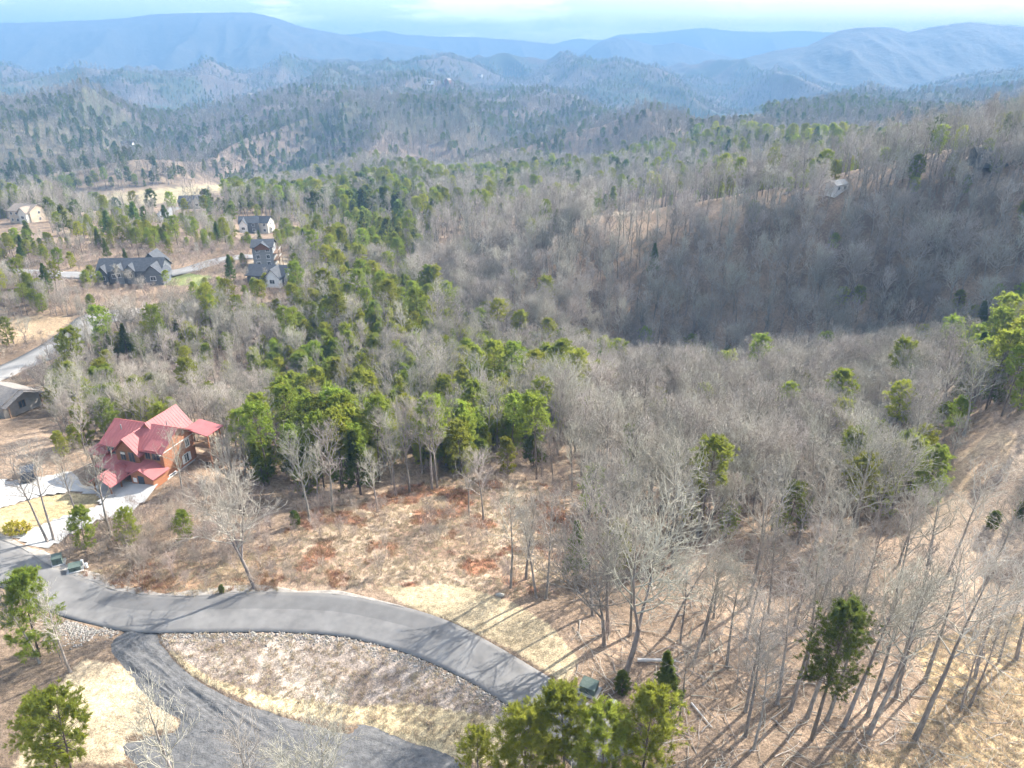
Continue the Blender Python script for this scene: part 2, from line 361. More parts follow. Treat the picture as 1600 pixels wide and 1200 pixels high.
# ------------------------------------------------------------------ ground: one sheet out to the horizon
ZONES = [  # name, photograph outline, colour a, colour b, nearest, farthest
 ('clearing', [(430,910),(425,850),(470,800),(560,785),(640,755),(760,742),(870,760),(905,850),(870,930),(800,938),(700,912),(560,922)], (0.36,0.275,0.195), (0.30,0.205,0.14), 40, 140),
 ('verge', [(120,895),(230,870),(330,880),(430,845),(440,925),(300,932),(190,922)], (0.336,0.248,0.160), (0.264,0.176,0.112), 40, 140),
 ('straw_pad', [(590,918),(720,914),(800,940),(862,978),(905,1030),(885,1070),(800,1015),(700,968),(640,948)], (0.375,0.300,0.190), (0.32,0.255,0.16), 40, 120),
 ('bank', [(250,1000),(340,990),(520,995),(640,1026),(760,1083),(830,1130),(830,1200),(730,1190),(570,1130),(430,1112),(290,1045)], (0.42,0.35,0.28), (0.33,0.27,0.22), 30, 100),
 ('bank_straw', [(262,1012),(330,1060),(430,1088),(560,1106),(640,1100),(770,1120),(800,1150),(800,1200),(730,1190),(570,1135),(430,1115),(300,1055)], (0.52,0.42,0.26), (0.44,0.35,0.21), 30, 100),
 ('left_straw', [(130,1030),(200,1040),(285,1135),(200,1150),(190,1190),(20,1200),(60,1120),(100,1060)], (0.47,0.38,0.24), (0.37,0.29,0.19), 30, 100),
 ('graded_lot', [(1440,815),(1490,745),(1545,690),(1620,630),(1700,600),(1700,1000),(1600,955),(1500,930),(1400,850)], (0.31,0.235,0.165), (0.255,0.19,0.135), 60, 160),
 ('orange_grass', [(1480,760),(1500,690),(1560,660),(1590,680),(1560,740),(1500,775)], (0.40,0.29,0.18), (0.34,0.24,0.155), 60, 160),
 ('lower_straw', [(1430,1010),(1600,960),(1700,960),(1700,1260),(1280,1260),(1300,1180),(1400,1170),(1450,1080)], (0.376,0.272,0.152), (0.304,0.216,0.128), 30, 100),
 ('lawn', [(245,434),(290,427),(335,432),(322,447),(255,447)], (0.160,0.188,0.068), (0.208,0.216,0.088), 150, 400),
 ('cabin_lawn', [(-40,800),(60,778),(115,770),(165,776),(140,796),(60,822),(20,838),(-40,838)], (0.368,0.288,0.160), (0.320,0.256,0.144), 60, 160),
 ('mound', [(-60,500),(60,492),(108,494),(112,502),(70,528),(0,545),(-60,550)], (0.368,0.272,0.168), (0.320,0.232,0.144), 120, 300),
 ('cut', [(220,490),(300,482),(370,487),(380,500),(300,512),(235,505)], (0.376,0.296,0.200), (0.320,0.240,0.160), 120, 300),
 ('slash', [(70,590),(140,575),(260,570),(400,575),(400,605),(250,610),(110,612)], (0.296,0.232,0.184), (0.224,0.168,0.132), 110, 260),
 ('hay_field', [(120,312),(200,300),(270,293),(372,286),(392,291),(310,303),(290,316),(215,320),(120,322)], (0.400,0.320,0.192), (0.344,0.288,0.168), 400, 900),
 ('far_field', [(955,214),(1010,205),(1080,198),(1100,188),(1180,181),(1190,188),(1120,196),(1060,206),(1000,214)], (0.30,0.26,0.18), (0.26,0.225,0.155), 1100, 2600),
 ('ridge_field', [(925,345),(960,332),(1050,328),(1135,321),(1140,329),(1050,340),(960,350)], (0.400,0.320,0.232), (0.336,0.272,0.200), 340, 620),
 ('cut_bank', [(1500,300),(1540,278),(1620,262),(1620,290),(1560,296),(1520,312)], (0.320,0.248,0.180), (0.264,0.208,0.152), 200, 420),
 ('yard', [(380,425),(400,398),(450,400),(455,440),(400,446)], (0.352,0.288,0.208), (0.288,0.232,0.160), 200, 300),
 ('left_yard', [(-40,300),(60,300),(120,308),(70,325),(-40,325)], (0.368,0.304,0.200), (0.320,0.264,0.160), 300, 700),
]
def zone_masks(x, y, z):
    u, v, d = project(x, y, z)
    wob = 5*(fbm(x/4.0, y/4.0, 3, 71)-0.5); u2, v2 = u+3*wob, v+wob*1.6
    r = np.hypot(x, y)
    return [(nm, in_poly(u2, v2, poly) & (r > lo) & (r < hi) & (d > 1)) for nm, poly, a, b, lo, hi in ZONES]
def build_ground():
    az = np.concatenate([np.arange(-180, -52, 4.0), np.arange(-52, 52.01, 0.2), np.arange(56, 180.1, 4.0)])
    rr = np.concatenate([np.arange(2, 34, 4), np.arange(34, 130, 0.42), np.geomspace(130, 4200, 430), np.geomspace(4400, 8900, 12)])
    A, RR = np.meshgrid(np.radians(az), rr)
    x, y = (np.sin(A)*RR).ravel(), (np.cos(A)*RR).ravel()
    z = height(x, y)
    near = np.hypot(x, y) < 190
    inr = np.zeros(len(x), bool)
    inr[near] = in_poly(x[near], y[near], ROAD_POLY) | in_poly(x[near], y[near], GRAV_POLY) | in_poly(x[near], y[near], DRIVE_POLY)
    dr = np.full(len(x), 1e9); e = np.concatenate([ro, ri[::-1]])
    dr[near] = np.minimum(seg_dist(x[near], y[near], ro[::5]), seg_dist(x[near], y[near], ri[::5]))
    rb = np.zeros(len(x)); bl = near & (dr < 6); rb[bl] = road_h(x[bl], y[bl])
    w = np.where(bl, 1-sstep(1.0, 6.0, dr), 0); w = np.where(inr, 1, w)
    only = inr & ~bl; rb[only] = road_h(x[only], y[only])
    z = z*(1-w)+rb*w
    z = np.where(inr, z-0.16, z)
    for px, py, pz, pr in PADS:
        d = np.hypot(x-px, y-py); w = 1-sstep(pr, pr*1.7, d); z = z*(1-w)+pz*w
    # colour of the ground itself
    r = np.hypot(x, y)
    n = fbm(x/9, y/9, 4, 31)[:, None]; nb = fbm(x/45, y/45, 3, 33)[:, None]
    c = np.array((0.245,0.178,0.124))*(0.55+0.9*n) ; c = c*(1-0.25*sstep(0.45, 0.7, nb)) 
    far = sstep(500, 1600, r)[:, None]
    pat = sstep(0.42, 0.62, fbm(x/210, y/210, 4, 35))[:, None]
    cf = np.array((0.150,0.118,0.095))*(1-pat)+np.array((0.066,0.080,0.045))*pat
    cf = cf*(0.8+0.4*fbm(x/30, y/30, 3, 37)[:, None])*(1-0.35*sstep(2900, 3600, r))[:, None]
    c = c*(1-far)+cf*far
    for (nm, mk), (_, poly, a, b, lo, hi) in zip(zone_masks(x, y, z), ZONES):
        if not mk.any(): continue
        k = sstep(0.38, 0.62, fbm(x[mk]/5, y[mk]/5, 4, 41))[:, None]
        cc = np.array(a)*(1-k)+np.array(b)*k
        if nm == 'clearing':
            q = sstep(0.57, 0.68, fbm(x[mk]/4.2, y[mk]/4.2, 4, 47))[:, None]; cc = cc*(1-q)+np.array((0.29,0.145,0.085))*q
        if nm == 'bank':
            q = sstep(0.5, 0.64, fbm(x[mk]/3.2, y[mk]/3.2, 4, 48))[:, None]; cc = cc*(1-q)+np.array((0.19,0.15,0.12))*q
        c[mk] = cc
    nr, na = len(rr), len(az)
    i = np.arange(nr-1)[:, None]*na+np.arange(na-1)[None]; i = i.ravel()
    F = np.stack([i, i+1, i+na+1, i+na], 1)[:, ::-1]
    # close the middle
    ctr = len(x); V = np.concatenate([np.stack([x, y, z], 1), [[0, 0, height(0.0, 2.0)]]])
    c = np.concatenate([c, [[0.3, 0.22, 0.16]]])
    F3 = np.stack([np.full(na-1, ctr), np.arange(1, na), np.arange(na-1)], 1)
    # split rows beyond the hills: only needed as a base
    me = np_mesh('ground', V, [F, F3], smooth=True, cols=c)
    return tag(link('ground', me, None, (M['ground'],)), kind='structure')

def sheet(name, polyA, polyB, hfun, lift, m, across=6, skirt=0.3, edge=None, mats=None, matfun=None):
    n = len(polyA); k = np.linspace(0, 1, across+1)
    P = polyA[:, None]*(1-k[None, :, None])+polyB[:, None]*k[None, :, None]
    x, y = P[..., 0].ravel(), P[..., 1].ravel(); z = hfun(x, y)+lift
    V = np.stack([x, y, z], 1); na = across+1
    i = (np.arange(n-1)[:, None]*na+np.arange(across)[None]).ravel()
    F = np.stack([i, i+1, i+na+1, i+na], 1)
    mi = np.zeros(len(F), int)
    if matfun is not None: mi = matfun(np.repeat(np.arange(n-1), across), np.tile(np.arange(across), n-1))
    ea, eb = np.arange(n)*na, np.arange(n)*na+across
    lowA, lowB = V[ea].copy(), V[eb].copy(); lowA[:, 2] -= skirt; lowB[:, 2] -= skirt
    bA, bB = len(V), len(V)+n; V = np.concatenate([V, lowA, lowB]); q = np.arange(n-1)
    FA = np.stack([ea[:-1], ea[1:], bA+q+1, bA+q], 1); FB = np.stack([eb[1:], eb[:-1], bB+q, bB+q+1], 1)
    F = np.concatenate([F, FA, FB]); mi = np.concatenate([mi, np.full(2*(n-1), len(mats or [m])-1 if mats else 0)])
    me = np_mesh(name, V, F, mi, smooth=False)
    o = link(name, me, None, mats or (m,))
    # make it face up
    if me.polygons[0].normal.z < 0: me.flip_normals()
    return tag(o, kind='structure')
def strip(name, pts, width, hfun, lift, m):
    c = resample(pts, max(24, int(len(pts)*14))); d = np.gradient(c, axis=0); d /= np.linalg.norm(d, axis=1)[:, None]
    nrm = np.stack([-d[:, 1], d[:, 0]], 1)*width/2
    return sheet(name, c+nrm, c-nrm, hfun, lift, m, across=4, skirt=0.5)

# ------------------------------------------------------------------ far mountains, each a real ridge with its own depth
M['far_forest'] = mat('far_forest', (0.036,0.038,0.030), (0.085,0.074,0.060), 0.012, coord='World', bump=1.0, bscale=0.05, detail=6)
M['far_forest'].node_tree.nodes['Bump'].inputs['Distance'].default_value = 5.0
def mountain(name, crest, D, base, wf, wb, seed, spur=0.95, rough=6.0, freq=420.0):
    crest = np.array(crest, float)
    uu = np.linspace(crest[0, 0], crest[-1, 0], 420); vv = np.interp(uu, crest[:, 0], crest[:, 1])
    k = np.hanning(9); k /= k.sum(); vv = np.convolve(np.pad(vv, 4, mode='edge'), k, 'valid')
    a, b = (uu-800)/FPX, (vv-600)/FPX
    ry, rz = CP-b*SP, -(SP+b*CP)
    t = D/ry; cx, cyy, cz = a*t, np.full(len(uu), float(D)), CAM_Z+rz*t
    s = np.concatenate([np.linspace(-1, 0, 56), np.linspace(0, 1, 12)[1:]])
    dx = cx/np.hypot(cx, cyy); dy = cyy/np.hypot(cx, cyy)
    off = np.where(s < 0, s*wf, s*wb)
    X = cx[None]+off[:, None]*dx[None]; Y = cyy[None]+off[:, None]*dy[None]
    p = 1-np.abs(s)[:, None]
    sp_ = ridged(X/freq+seed, Y/(freq*2.6), 4, seed)-0.55
    q = np.clip(p+spur*sp_*p*(1-p)*2.2, 0, 1.0); q = q**1.15
    jag = rough*(fbm(X/28, Y/28, 2, seed+3)-0.5)*(p > 0.05)
    Z = base+(cz[None]-base)*q+jag
    n = len(uu); m_ = len(s)
    i = (np.arange(m_-1)[:, None]*n+np.arange(n-1)[None]).ravel()
    F = np.stack([i, i+1, i+n+1, i+n], 1)
    me = np_mesh(name, np.stack([X.ravel(), Y.ravel(), Z.ravel()], 1), F, smooth=True)
    return tag(link(name, me, None, (M['far_forest'],)), kind='structure')
mountain('mountain', [(-700,75),(-300,55),(-100,40),(0,36),(60,35),(110,33),(190,29),(240,22),(300,20),(390,19),(430,27),(470,42),(540,55),(600,66),(680,78),(740,90),(850,108),(980,125)], 5200, -130, 1500, 1300, 4)
mountain('mountain', [(900,128),(1050,112),(1130,98),(1185,86),(1215,78),(1260,72),(1290,58),(1310,48),(1350,42),(1390,43),(1420,50),(1460,42),(1510,34),(1550,38),(1600,41),(1750,26),(1950,50),(2300,80)], 4000, -130, 1100, 1000, 9, rough=8, spur=0.6)
mountain('mountain', [(840,118),(880,98),(905,86),(935,66),(965,57),(990,62),(1020,71),(1055,66),(1080,72),(1120,84),(1160,93),(1230,112)], 5600, -130, 800, 800, 14)
mountain('mountain', [(300,100),(480,62),(540,54),(600,48),(630,54),(680,57),(740,58),(800,62),(860,68),(920,80),(1000,105)], 6700, -130, 900, 900, 19, freq=600)
mountain('mountain', [(760,100),(850,72),(900,60),(940,63),(965,54),(1000,52),(1050,48),(1100,43),(1150,49),(1200,50),(1250,48),(1290,50),(1400,56),(1550,62),(1800,70)], 7900, -130, 1000, 800, 23, freq=700)

# ------------------------------------------------------------------ tubes and trees
def tubes(S, n):
    """S: array rows p0(3) p1(3) r0 r1 -> verts, quads of n-sided tubes"""
    S = np.asarray(S, float)
    if len(S) == 0: return np.zeros((0, 3)), np.zeros((0, 4), int)
    p, q = S[:, :3], S[:, 3:6]; d = q-p; d /= np.linalg.norm(d, axis=1)[:, None]+1e-9
    ref = np.where(np.abs(d[:, 2:3]) > 0.8, np.array([[1., 0, 0]]), np.array([[0, 0, 1.]]))
    a = np.cross(d, ref); a /= np.linalg.norm(a, axis=1)[:, None]+1e-9; b = np.cross(d, a)
    th = np.arange(n)*2*math.pi/n
    ring = a[:, None]*np.cos(th)[None, :, None]+b[:, None]*np.sin(th)[None, :, None]
    V = np.concatenate([p[:, None]+ring*S[:, 6, None, None], q[:, None]+ring*S[:, 7, None, None]], 1)
    k = np.arange(n); f = np.stack([k, (k+1) % n, n+(k+1) % n, n+k], 1)
    F = f[None]+(np.arange(len(S))*2*n)[:, None, None]
    return V.reshape(-1, 3), F.reshape(-1, 4)
def merge(parts):
    V, F, b = [], [], 0
    for v, f in parts:
        V.append(v); F.append(f+b); b += len(v)
    return np.concatenate(V), F

def perp(d, r):
    v = np.array([r.gauss(0, 1) for _ in range(3)]); v -= d*(v@d); return v/(np.linalg.norm(v)+1e-9)
def hardwood(seed, h, start=0.42, spread=0.24, nprim=15, kids=(5, 4, 3), rt=0.0155, up=0.55, fork=False, twig=0.016, lean=0.03):
    r = random.Random(seed); trunk, limbs, twigs = [], [], []
    def stem(p, d, length, r0, r1, n, wob, dest):
        pts = [p]; dd = d
        for i in range(n):
            dd = dd+perp(dd, r)*wob*r.uniform(0.3, 1); dd[2] += 0.02; dd /= np.linalg.norm(dd)
            q = pts[-1]+dd*length/n
            a, b = r0+(r1-r0)*i/n, r0+(r1-r0)*(i+1)/n
            dest.append(np.concatenate([pts[-1], q, [a, b]])); pts.append(q)
        return pts
    def at_(pts, f):
        k = f*(len(pts)-1); i = min(int(k), len(pts)-2); return pts[i]+(pts[i+1]-pts[i])*(k-i), pts[i+1]-pts[i]
    def branch(p, d, length, rad, lev):
        n = (4, 3, 2, 2)[min(lev, 3)]
        dest = limbs if lev < 2 else twigs
        dd = d.copy(); pts = [p]; r1 = max(rad*0.35, twig*0.55)
        for i in range(n):
            dd = dd+perp(dd, r)*0.22*r.uniform(0.3, 1); dd[2] += 0.10; dd /= np.linalg.norm(dd)
            q = pts[-1]+dd*length/n; a, b = rad+(r1-rad)*i/n, rad+(r1-rad)*(i+1)/n
            dest.append(np.concatenate([pts[-1], q, [a, b]])); pts.append(q)
        if lev < len(kids):
            for k in range(kids[lev]):
                f = r.uniform(0.28, 1.0) if k else 1.0
                q, td = at_(pts, min(f, 0.999)); td = td/np.linalg.norm(td)
                nd = td*r.uniform(0.55, 0.9)+perp(td, r)*r.uniform(0.5, 0.9); nd[2] += 0.12; nd /= np.linalg.norm(nd)
                branch(q, nd, length*r.uniform(0.42, 0.68), max(rad*0.5, twig), lev+1)
    base = np.zeros(3); r0 = h*rt
    d0 = np.array([r.uniform(-1, 1)*lean, r.uniform(-1, 1)*lean, 1.0]); d0 /= np.linalg.norm(d0)
    trunk.append(np.array([0, 0, -0.6, 0, 0, 0.0, r0*1.5, r0*1.25])); trunk.append(np.concatenate([[0, 0, 0.0], d0*0.5, [r0*1.25, r0]]))
    if fork:
        fh = h*r.uniform(0.22, 0.34)
        pts = stem(d0*0.5, d0, fh, r0, r0*0.85, 4, 0.05, trunk); leaders = []
        for k in range(r.choice((2, 3))):
            az = r.uniform(0, 6.28)+k*2.3; nd = d0+np.array([math.cos(az), math.sin(az), 0])*r.uniform(0.25, 0.5); nd /= np.linalg.norm(nd)
            leaders.append(stem(pts[-1], nd, (h-fh)*r.uniform(0.75, 0.95), r0*0.62, r0*0.10, 8, 0.09, trunk))
        rel0 = 0.15
    else:
        leaders = [stem(d0*0.5, d0, h-0.5, r0, r0*0.12, 12, 0.045, trunk)]; rel0 = start
    for li, pts in enumerate(leaders):
        m_ = max(6, int(nprim/(len(leaders)**0.6)))
        for k in range(m_):
            f = rel0+(0.985-rel0)*((k+r.random())/m_)
            g = (f-rel0)/(1-rel0)
            p, td = at_(pts, f); az = k*2.4+r.uniform(-0.5, 0.5)+li
            el = up*r.uniform(0.7, 1.3)+0.5*g
            d = np.array([math.cos(az)*math.cos(el), math.sin(az)*math.cos(el), math.sin(el)])
            ln = h*spread*(0.55+0.9*math.sin(math.pi*min(1, 0.22+0.72*g)))*r.uniform(0.7, 1.15)
            branch(p, d, ln, r0*(0.42-0.26*g), 0)
    tv = tubes(trunk, 7); lv = tubes(limbs, 4); wv = tubes(twigs, 3)
    return tv, [lv, wv]

def tufts(C, Dn, n, length, width, r, spread=0.9):
    """needle tufts: n thin blades from each centre"""
    C = np.repeat(C, n, 0); Dn = np.repeat(Dn, n, 0); m_ = len(C)
    d = Dn+r.normal(0, spread, (m_, 3)); d /= np.linalg.norm(d, axis=1)[:, None]+1e-9
    s = np.cross(d, r.normal(0, 1, (m_, 3))); s /= np.linalg.norm(s, axis=1)[:, None]+1e-9
    L_ = length*r.uniform(0.6, 1.2, (m_, 1)); w = width*r.uniform(0.7, 1.3, (m_, 1))
    C = C+r.normal(0, 0.12*length, (m_, 3))
    V = np.stack([C-d*L_*0.25, C+d*L_*0.3+s*w, C+d*L_, C+d*L_*0.3-s*w], 1).reshape(-1, 3)
    F = np.arange(m_*4).reshape(-1, 4)
    return V, F
def pine(seed, h, start=0.15, wid=0.22, whorl=0.55, per=5, blades=11, blen=0.42, bw=0.055, shape='round', rt=0.012, sub=4, droop=0.0, gap=0.12):
    r = random.Random(seed); g = np.random.default_rng(seed)
    r0 = h*rt; trunk, limbs, C, Dn = [np.array([0, 0, -0.6, 0, 0, 0.0, r0*1.3, r0*1.1])], [], [], []
    p = np.zeros(3); d = np.array([r.uniform(-.03, .03), r.uniform(-.03, .03), 1.0]); pts = [p]
    for i in range(10):
        d = d+perp(d, r)*0.03; d /= np.linalg.norm(d); q = pts[-1]+d*h/10
        trunk.append(np.concatenate([pts[-1], q, [r0*(1.1-0.1*i), r0*(1.0-0.097*i)]])); pts.append(q)
    def at_(f):
        k = min(f, 0.999)*10; i = int(k); return pts[i]+(pts[i+1]-pts[i])*(k-i)
    z = start*h; wi = 0
    while z < h*0.99:
        f = z/h; gq = (f-start)/(1-start)
        if shape == 'cone': w = 1.02-gq*0.97
        elif shape == 'top': w = math.sin(math.pi*min(1, 0.16+gq*0.80))**0.8
        else: w = math.sin(math.pi*(0.20+0.76*gq))**0.7
        for k in range(per):
            if r.random() < gap: continue
            az = wi*1.1+k*6.283/per+r.uniform(-0.4, 0.4); ln = h*wid*w*r.uniform(0.65, 1.2)+0.15
            el = 0.12+0.75*gq+r.uniform(-0.15, 0.15)-droop
            dd = np.array([math.cos(az)*math.cos(el), math.sin(az)*math.cos(el), math.sin(el)])
            a = at_(f+r.uniform(-.01, .01)); b = a+dd*ln; b[2] += 0.08*ln
            br = max(0.012, 0.22*r0*(1.2-gq)); limbs.append(np.concatenate([a, b, [br, br*0.4]]))
            C.append(b); Dn.append(dd)
            for j in range(sub):
                t = r.uniform(0.35, 1.0); c = a+(b-a)*t
                sd_ = dd+perp(dd, r)*0.9; sd_[2] += 0.2; sd_ /= np.linalg.norm(sd_); e = c+sd_*ln*0.33*r.uniform(0.5, 1.2)
                if ln > 0.9: limbs.append(np.concatenate([c, e, [br*0.5, br*0.25]]))
                C.append(e); Dn.append(sd_); 
                if j % 2 == 0: C.append((c+e)/2); Dn.append(sd_)
        z += whorl*(1-0.35*gq); wi += 1
    C.append(pts[-1]); Dn.append(np.array([0, 0, 1.0]))
    C, Dn = np.array(C), np.array(Dn); Dn = Dn*0.8+np.array([0, 0, 0.45])
    fv = tufts(C, Dn, blades, blen, bw, g)
    return tubes(trunk, 6), tubes(limbs, 3), fv
def variant(kind, seed, mats, *a, **k):
    """returns trunk mesh, crown mesh and a joined mesh of one tree form"""
    if kind == 'hardwood':
        tv, cr_ = hardwood(seed, *a, **k)
        cv, cf = merge(cr_); me_c = np_mesh('crown', cv, cf); me_c.materials.append(mats[1])
        parts = [tv]+cr_; idx = [0, 1, 1]
    else:
        tv, lv, fv = pine(seed, *a, **k)
        cv, cf = merge([lv, fv]); me_c = np_mesh('crown', cv, cf, np.concatenate([np.zeros(len(lv[1]), int), np.ones(len(fv[1]), int)]))
        me_c.materials.append(mats[0]); me_c.materials.append(mats[1]); parts = [tv, lv, fv]; idx = [0, 0, 1]
    me_t = np_mesh('trunk', tv[0], tv[1], smooth=True); me_t.materials.append(mats[0])
    jv, jf = merge(parts)
    me_j = np_mesh('tree_form', jv, jf, np.concatenate([np.full(len(p[1]), i) for p, i in zip(parts, idx)]))
    me_j.materials.append(mats[0]); me_j.materials.append(mats[1])
    return me_t, me_c, me_j
HB, PB, PD = (M['bark'], M['twig']), (M['pbark'], M['needle']), (M['pbark'], M['needle_dark'])
VAR = {}
VAR['forest'] = [variant('hardwood', 100+i, HB, 15.0+0.6*i, start=0.36+0.03*(i % 3), spread=0.145+0.015*(i % 4), nprim=14, kids=(5, 4, 2), twig=0.021, up=0.75) for i in range(6)]
VAR['spread'] = [variant('hardwood', 200+i, HB, 15.0, spread=0.23, nprim=20, kids=(5, 5, 2), twig=0.021, fork=True, rt=0.0165, up=0.5, lean=0.10) for i in range(4)]
VAR['tall'] = [variant('hardwood', 300+i, HB, 22.0, start=0.48, spread=0.15, nprim=14, kids=(5, 4, 2), twig=0.02, rt=0.0135, lean=0.07) for i in range(4)]
VAR['sapling'] = [variant('hardwood', 400+i, HB, 8.0, start=0.25, spread=0.19, nprim=12, kids=(4, 3), rt=0.008, twig=0.012) for i in range(3)]
VAR['mid'] = [variant('hardwood', 450+i, HB, 16.0, start=0.32, spread=0.16, up=0.75, nprim=13, kids=(4, 3, 2), twig=0.03) for i in range(4)]
VAR['far'] = [variant('hardwood', 500+i, (M['bark'], M['twig_far']), 16.0, start=0.30, spread=0.18, up=0.7, nprim=10, kids=(4, 3), twig=0.075) for i in range(3)]
VAR['young_pine'] = [variant('pine', 600+i, PB, 9.0, start=0.10, wid=0.22+0.02*i, shape='round', whorl=0.45, per=6, sub=5, blades=20, blen=0.42, bw=0.022, gap=0.3) for i in range(4)]
VAR['tall_pine'] = [variant('pine', 700+i, PB, 17.0, start=0.48+0.05*i, wid=0.17, shape='top', whorl=0.6, per=5, sub=6, blades=20, blen=0.46, bw=0.034, gap=0.2) for i in range(4)]
VAR['dark_pine'] = [variant('pine', 800+i, PD, 13.0, start=0.14, wid=0.19, shape='cone', whorl=0.6, per=6, sub=5, blades=11, blen=0.45, bw=0.06) for i in range(3)]
VAR['oval_pine'] = [variant('pine', 777, PD, 17.0, start=0.44, wid=0.155, shape='round', whorl=0.42, per=6, sub=8, blades=20, blen=0.34, bw=0.022, gap=0.2)]
VAR['cedar'] = [variant('pine', 850+i, PD, 3.0, start=0.04, wid=0.27, shape='round', whorl=0.2, per=6, sub=3, blades=10, blen=0.24, bw=0.035, gap=0.0) for i in range(2)]
VAR['far_pine'] = [variant('pine', 900+i, (M['pbark'], M['needle_far']), 15.0, start=0.22+0.1*i, wid=0.19, shape=('cone', 'top', 'round')[i], whorl=1.3, per=5, sub=2, blades=7, blen=1.25, bw=0.22) for i in range(3)]

def plant_tree(form, k, pos, scale, rz, name, label, cat, group=None, tilt=(0, 0)):
    me_t, me_c, me_j = VAR[form][k % len(VAR[form])]
    o = empty(name, pos, rz); o.rotation_euler = (tilt[0], tilt[1], rz); o.scale = (scale, scale, scale)
    link('trunk', me_t, o); link('crown', me_c, o)
    return tag(o, label, cat, group)

# ------------------------------------------------------------------ houses
M['log'] = mat('orange_logs', (0.30,0.125,0.062), (0.40,0.18,0.095), 1.2, rough=0.6, bump=0.5, bscale=1.2, stretch=(0.6,0.6,9.0), detail=3)
M['log_dark'] = mat('brown_logs', (0.20,0.085,0.045), (0.28,0.125,0.06), 1.2, rough=0.6, bump=0.4, bscale=1.2, stretch=(0.6,0.6,9.0))
M['red_metal'] = mat('red_metal_roof', (0.30,0.095,0.092), (0.35,0.12,0.115), 0.6, rough=0.6, spec=0.25)
M['glass'] = mat('window_glass', (0.03,0.04,0.05), (0.06,0.075,0.09), 0.8, rough=0.12, spec=0.6)
M['white'] = mat('white_paint', (0.70,0.69,0.66), (0.78,0.77,0.75), 1.0, rough=0.6)
M['cream'] = mat('cream_blind', (0.60,0.56,0.48), (0.66,0.62,0.54), 1.0)
M['stone_base'] = mat('foundation_block', (0.42,0.40,0.37), (0.55,0.53,0.50), 2.5, bump=0.3)
M['charcoal'] = mat('charcoal_shingle', (0.055,0.06,0.068), (0.085,0.09,0.10), 1.5, rough=0.85, bump=0.3)
M['slate_wall'] = mat('slate_siding', (0.115,0.125,0.135), (0.15,0.16,0.17), 0.8, rough=0.8, stretch=(0.3,0.3,6))
M['grey_wall'] = mat('grey_siding', (0.20,0.205,0.205), (0.255,0.26,0.26), 0.8, rough=0.8, stretch=(0.3,0.3,6))
M['brown_wall'] = mat('red_brown_siding', (0.17,0.085,0.06), (0.22,0.115,0.08), 0.8, rough=0.8)
M['tan_wall'] = mat('tan_siding', (0.47,0.38,0.28), (0.55,0.46,0.35), 0.8, rough=0.8)
M['tan_roof'] = mat('tan_shingle', (0.26,0.21,0.165), (0.34,0.28,0.22), 1.5)
M['taupe_roof'] = mat('taupe_shingle', (0.215,0.19,0.165), (0.275,0.245,0.215), 2.2, bump=0.3)
M['taupe_wall'] = mat('taupe_siding', (0.27,0.245,0.215), (0.34,0.31,0.275), 0.8)
M['wood'] = mat('deck_wood', (0.19,0.12,0.075), (0.27,0.18,0.115), 2.0)

def gable_walls(x0, x1, y0, y1, z0, zw, zr, axis):
    b = MB()
    if axis == 'x': b.prism([(y0, z0), (y1, z0), (y1, zw), ((y0+y1)/2, zr), (y0, zw)], 'x', x0, x1)
    else: b.prism([(x0, z0), (x1, z0), (x1, zw), ((x0+x1)/2, zr), (x0, zw)], 'y', y0, y1)
    return b
def gable_roof(b, x0, x1, y0, y1, zw, zr, axis, ov=0.5, th=0.16, lift=0.06):
    """two slabs meeting at the ridge, with eaves"""
    if axis == 'x':
        m_ = (y0+y1)/2; k = (zr-zw)/(m_-y0); e = zw-k*ov
        b.slab([(x0-ov, y0-ov, e+lift+th), (x1+ov, y0-ov, e+lift+th), (x1+ov, m_, zr+lift+th), (x0-ov, m_, zr+lift+th)], th)
        b.slab([(x1+ov, y1+ov, e+lift+th), (x0-ov, y1+ov, e+lift+th), (x0-ov, m_, zr+lift+th), (x1+ov, m_, zr+lift+th)], th)
    else:
        m_ = (x0+x1)/2; k = (zr-zw)/(m_-x0); e = zw-k*ov
        b.slab([(x0-ov, y1+ov, e+lift+th), (x0-ov, y0-ov, e+lift+th), (m_, y0-ov, zr+lift+th), (m_, y1+ov, zr+lift+th)], th)
        b.slab([(x1+ov, y0-ov, e+lift+th), (x1+ov, y1+ov, e+lift+th), (m_, y1+ov, zr+lift+th), (m_, y0-ov, zr+lift+th)], th)
    return b
def ribs(b, x0, x1, y0, y1, zw, zr, axis, ov=0.5, step=0.6, lift=0.24):
    """standing seams on both slopes"""
    if axis == 'x':
        m_ = (y0+y1)/2; k = (zr-zw)/(m_-y0); e = zw-k*ov; x = x0-ov+0.3
        while x < x1+ov:
            for ye in (y0-ov, y1+ov): b.bar((x, ye, e+lift), (x, m_, zr+lift), 0.03, n=4)
            x += step
    else:
        m_ = (x0+x1)/2; k = (zr-zw)/(m_-x0); e = zw-k*ov; y = y0-ov+0.3
        while y < y1+ov:
            for xe in (x0-ov, x1+ov): b.bar((xe, y, e+lift), (m_, y, zr+lift), 0.03, n=4)
            y += step
    return b
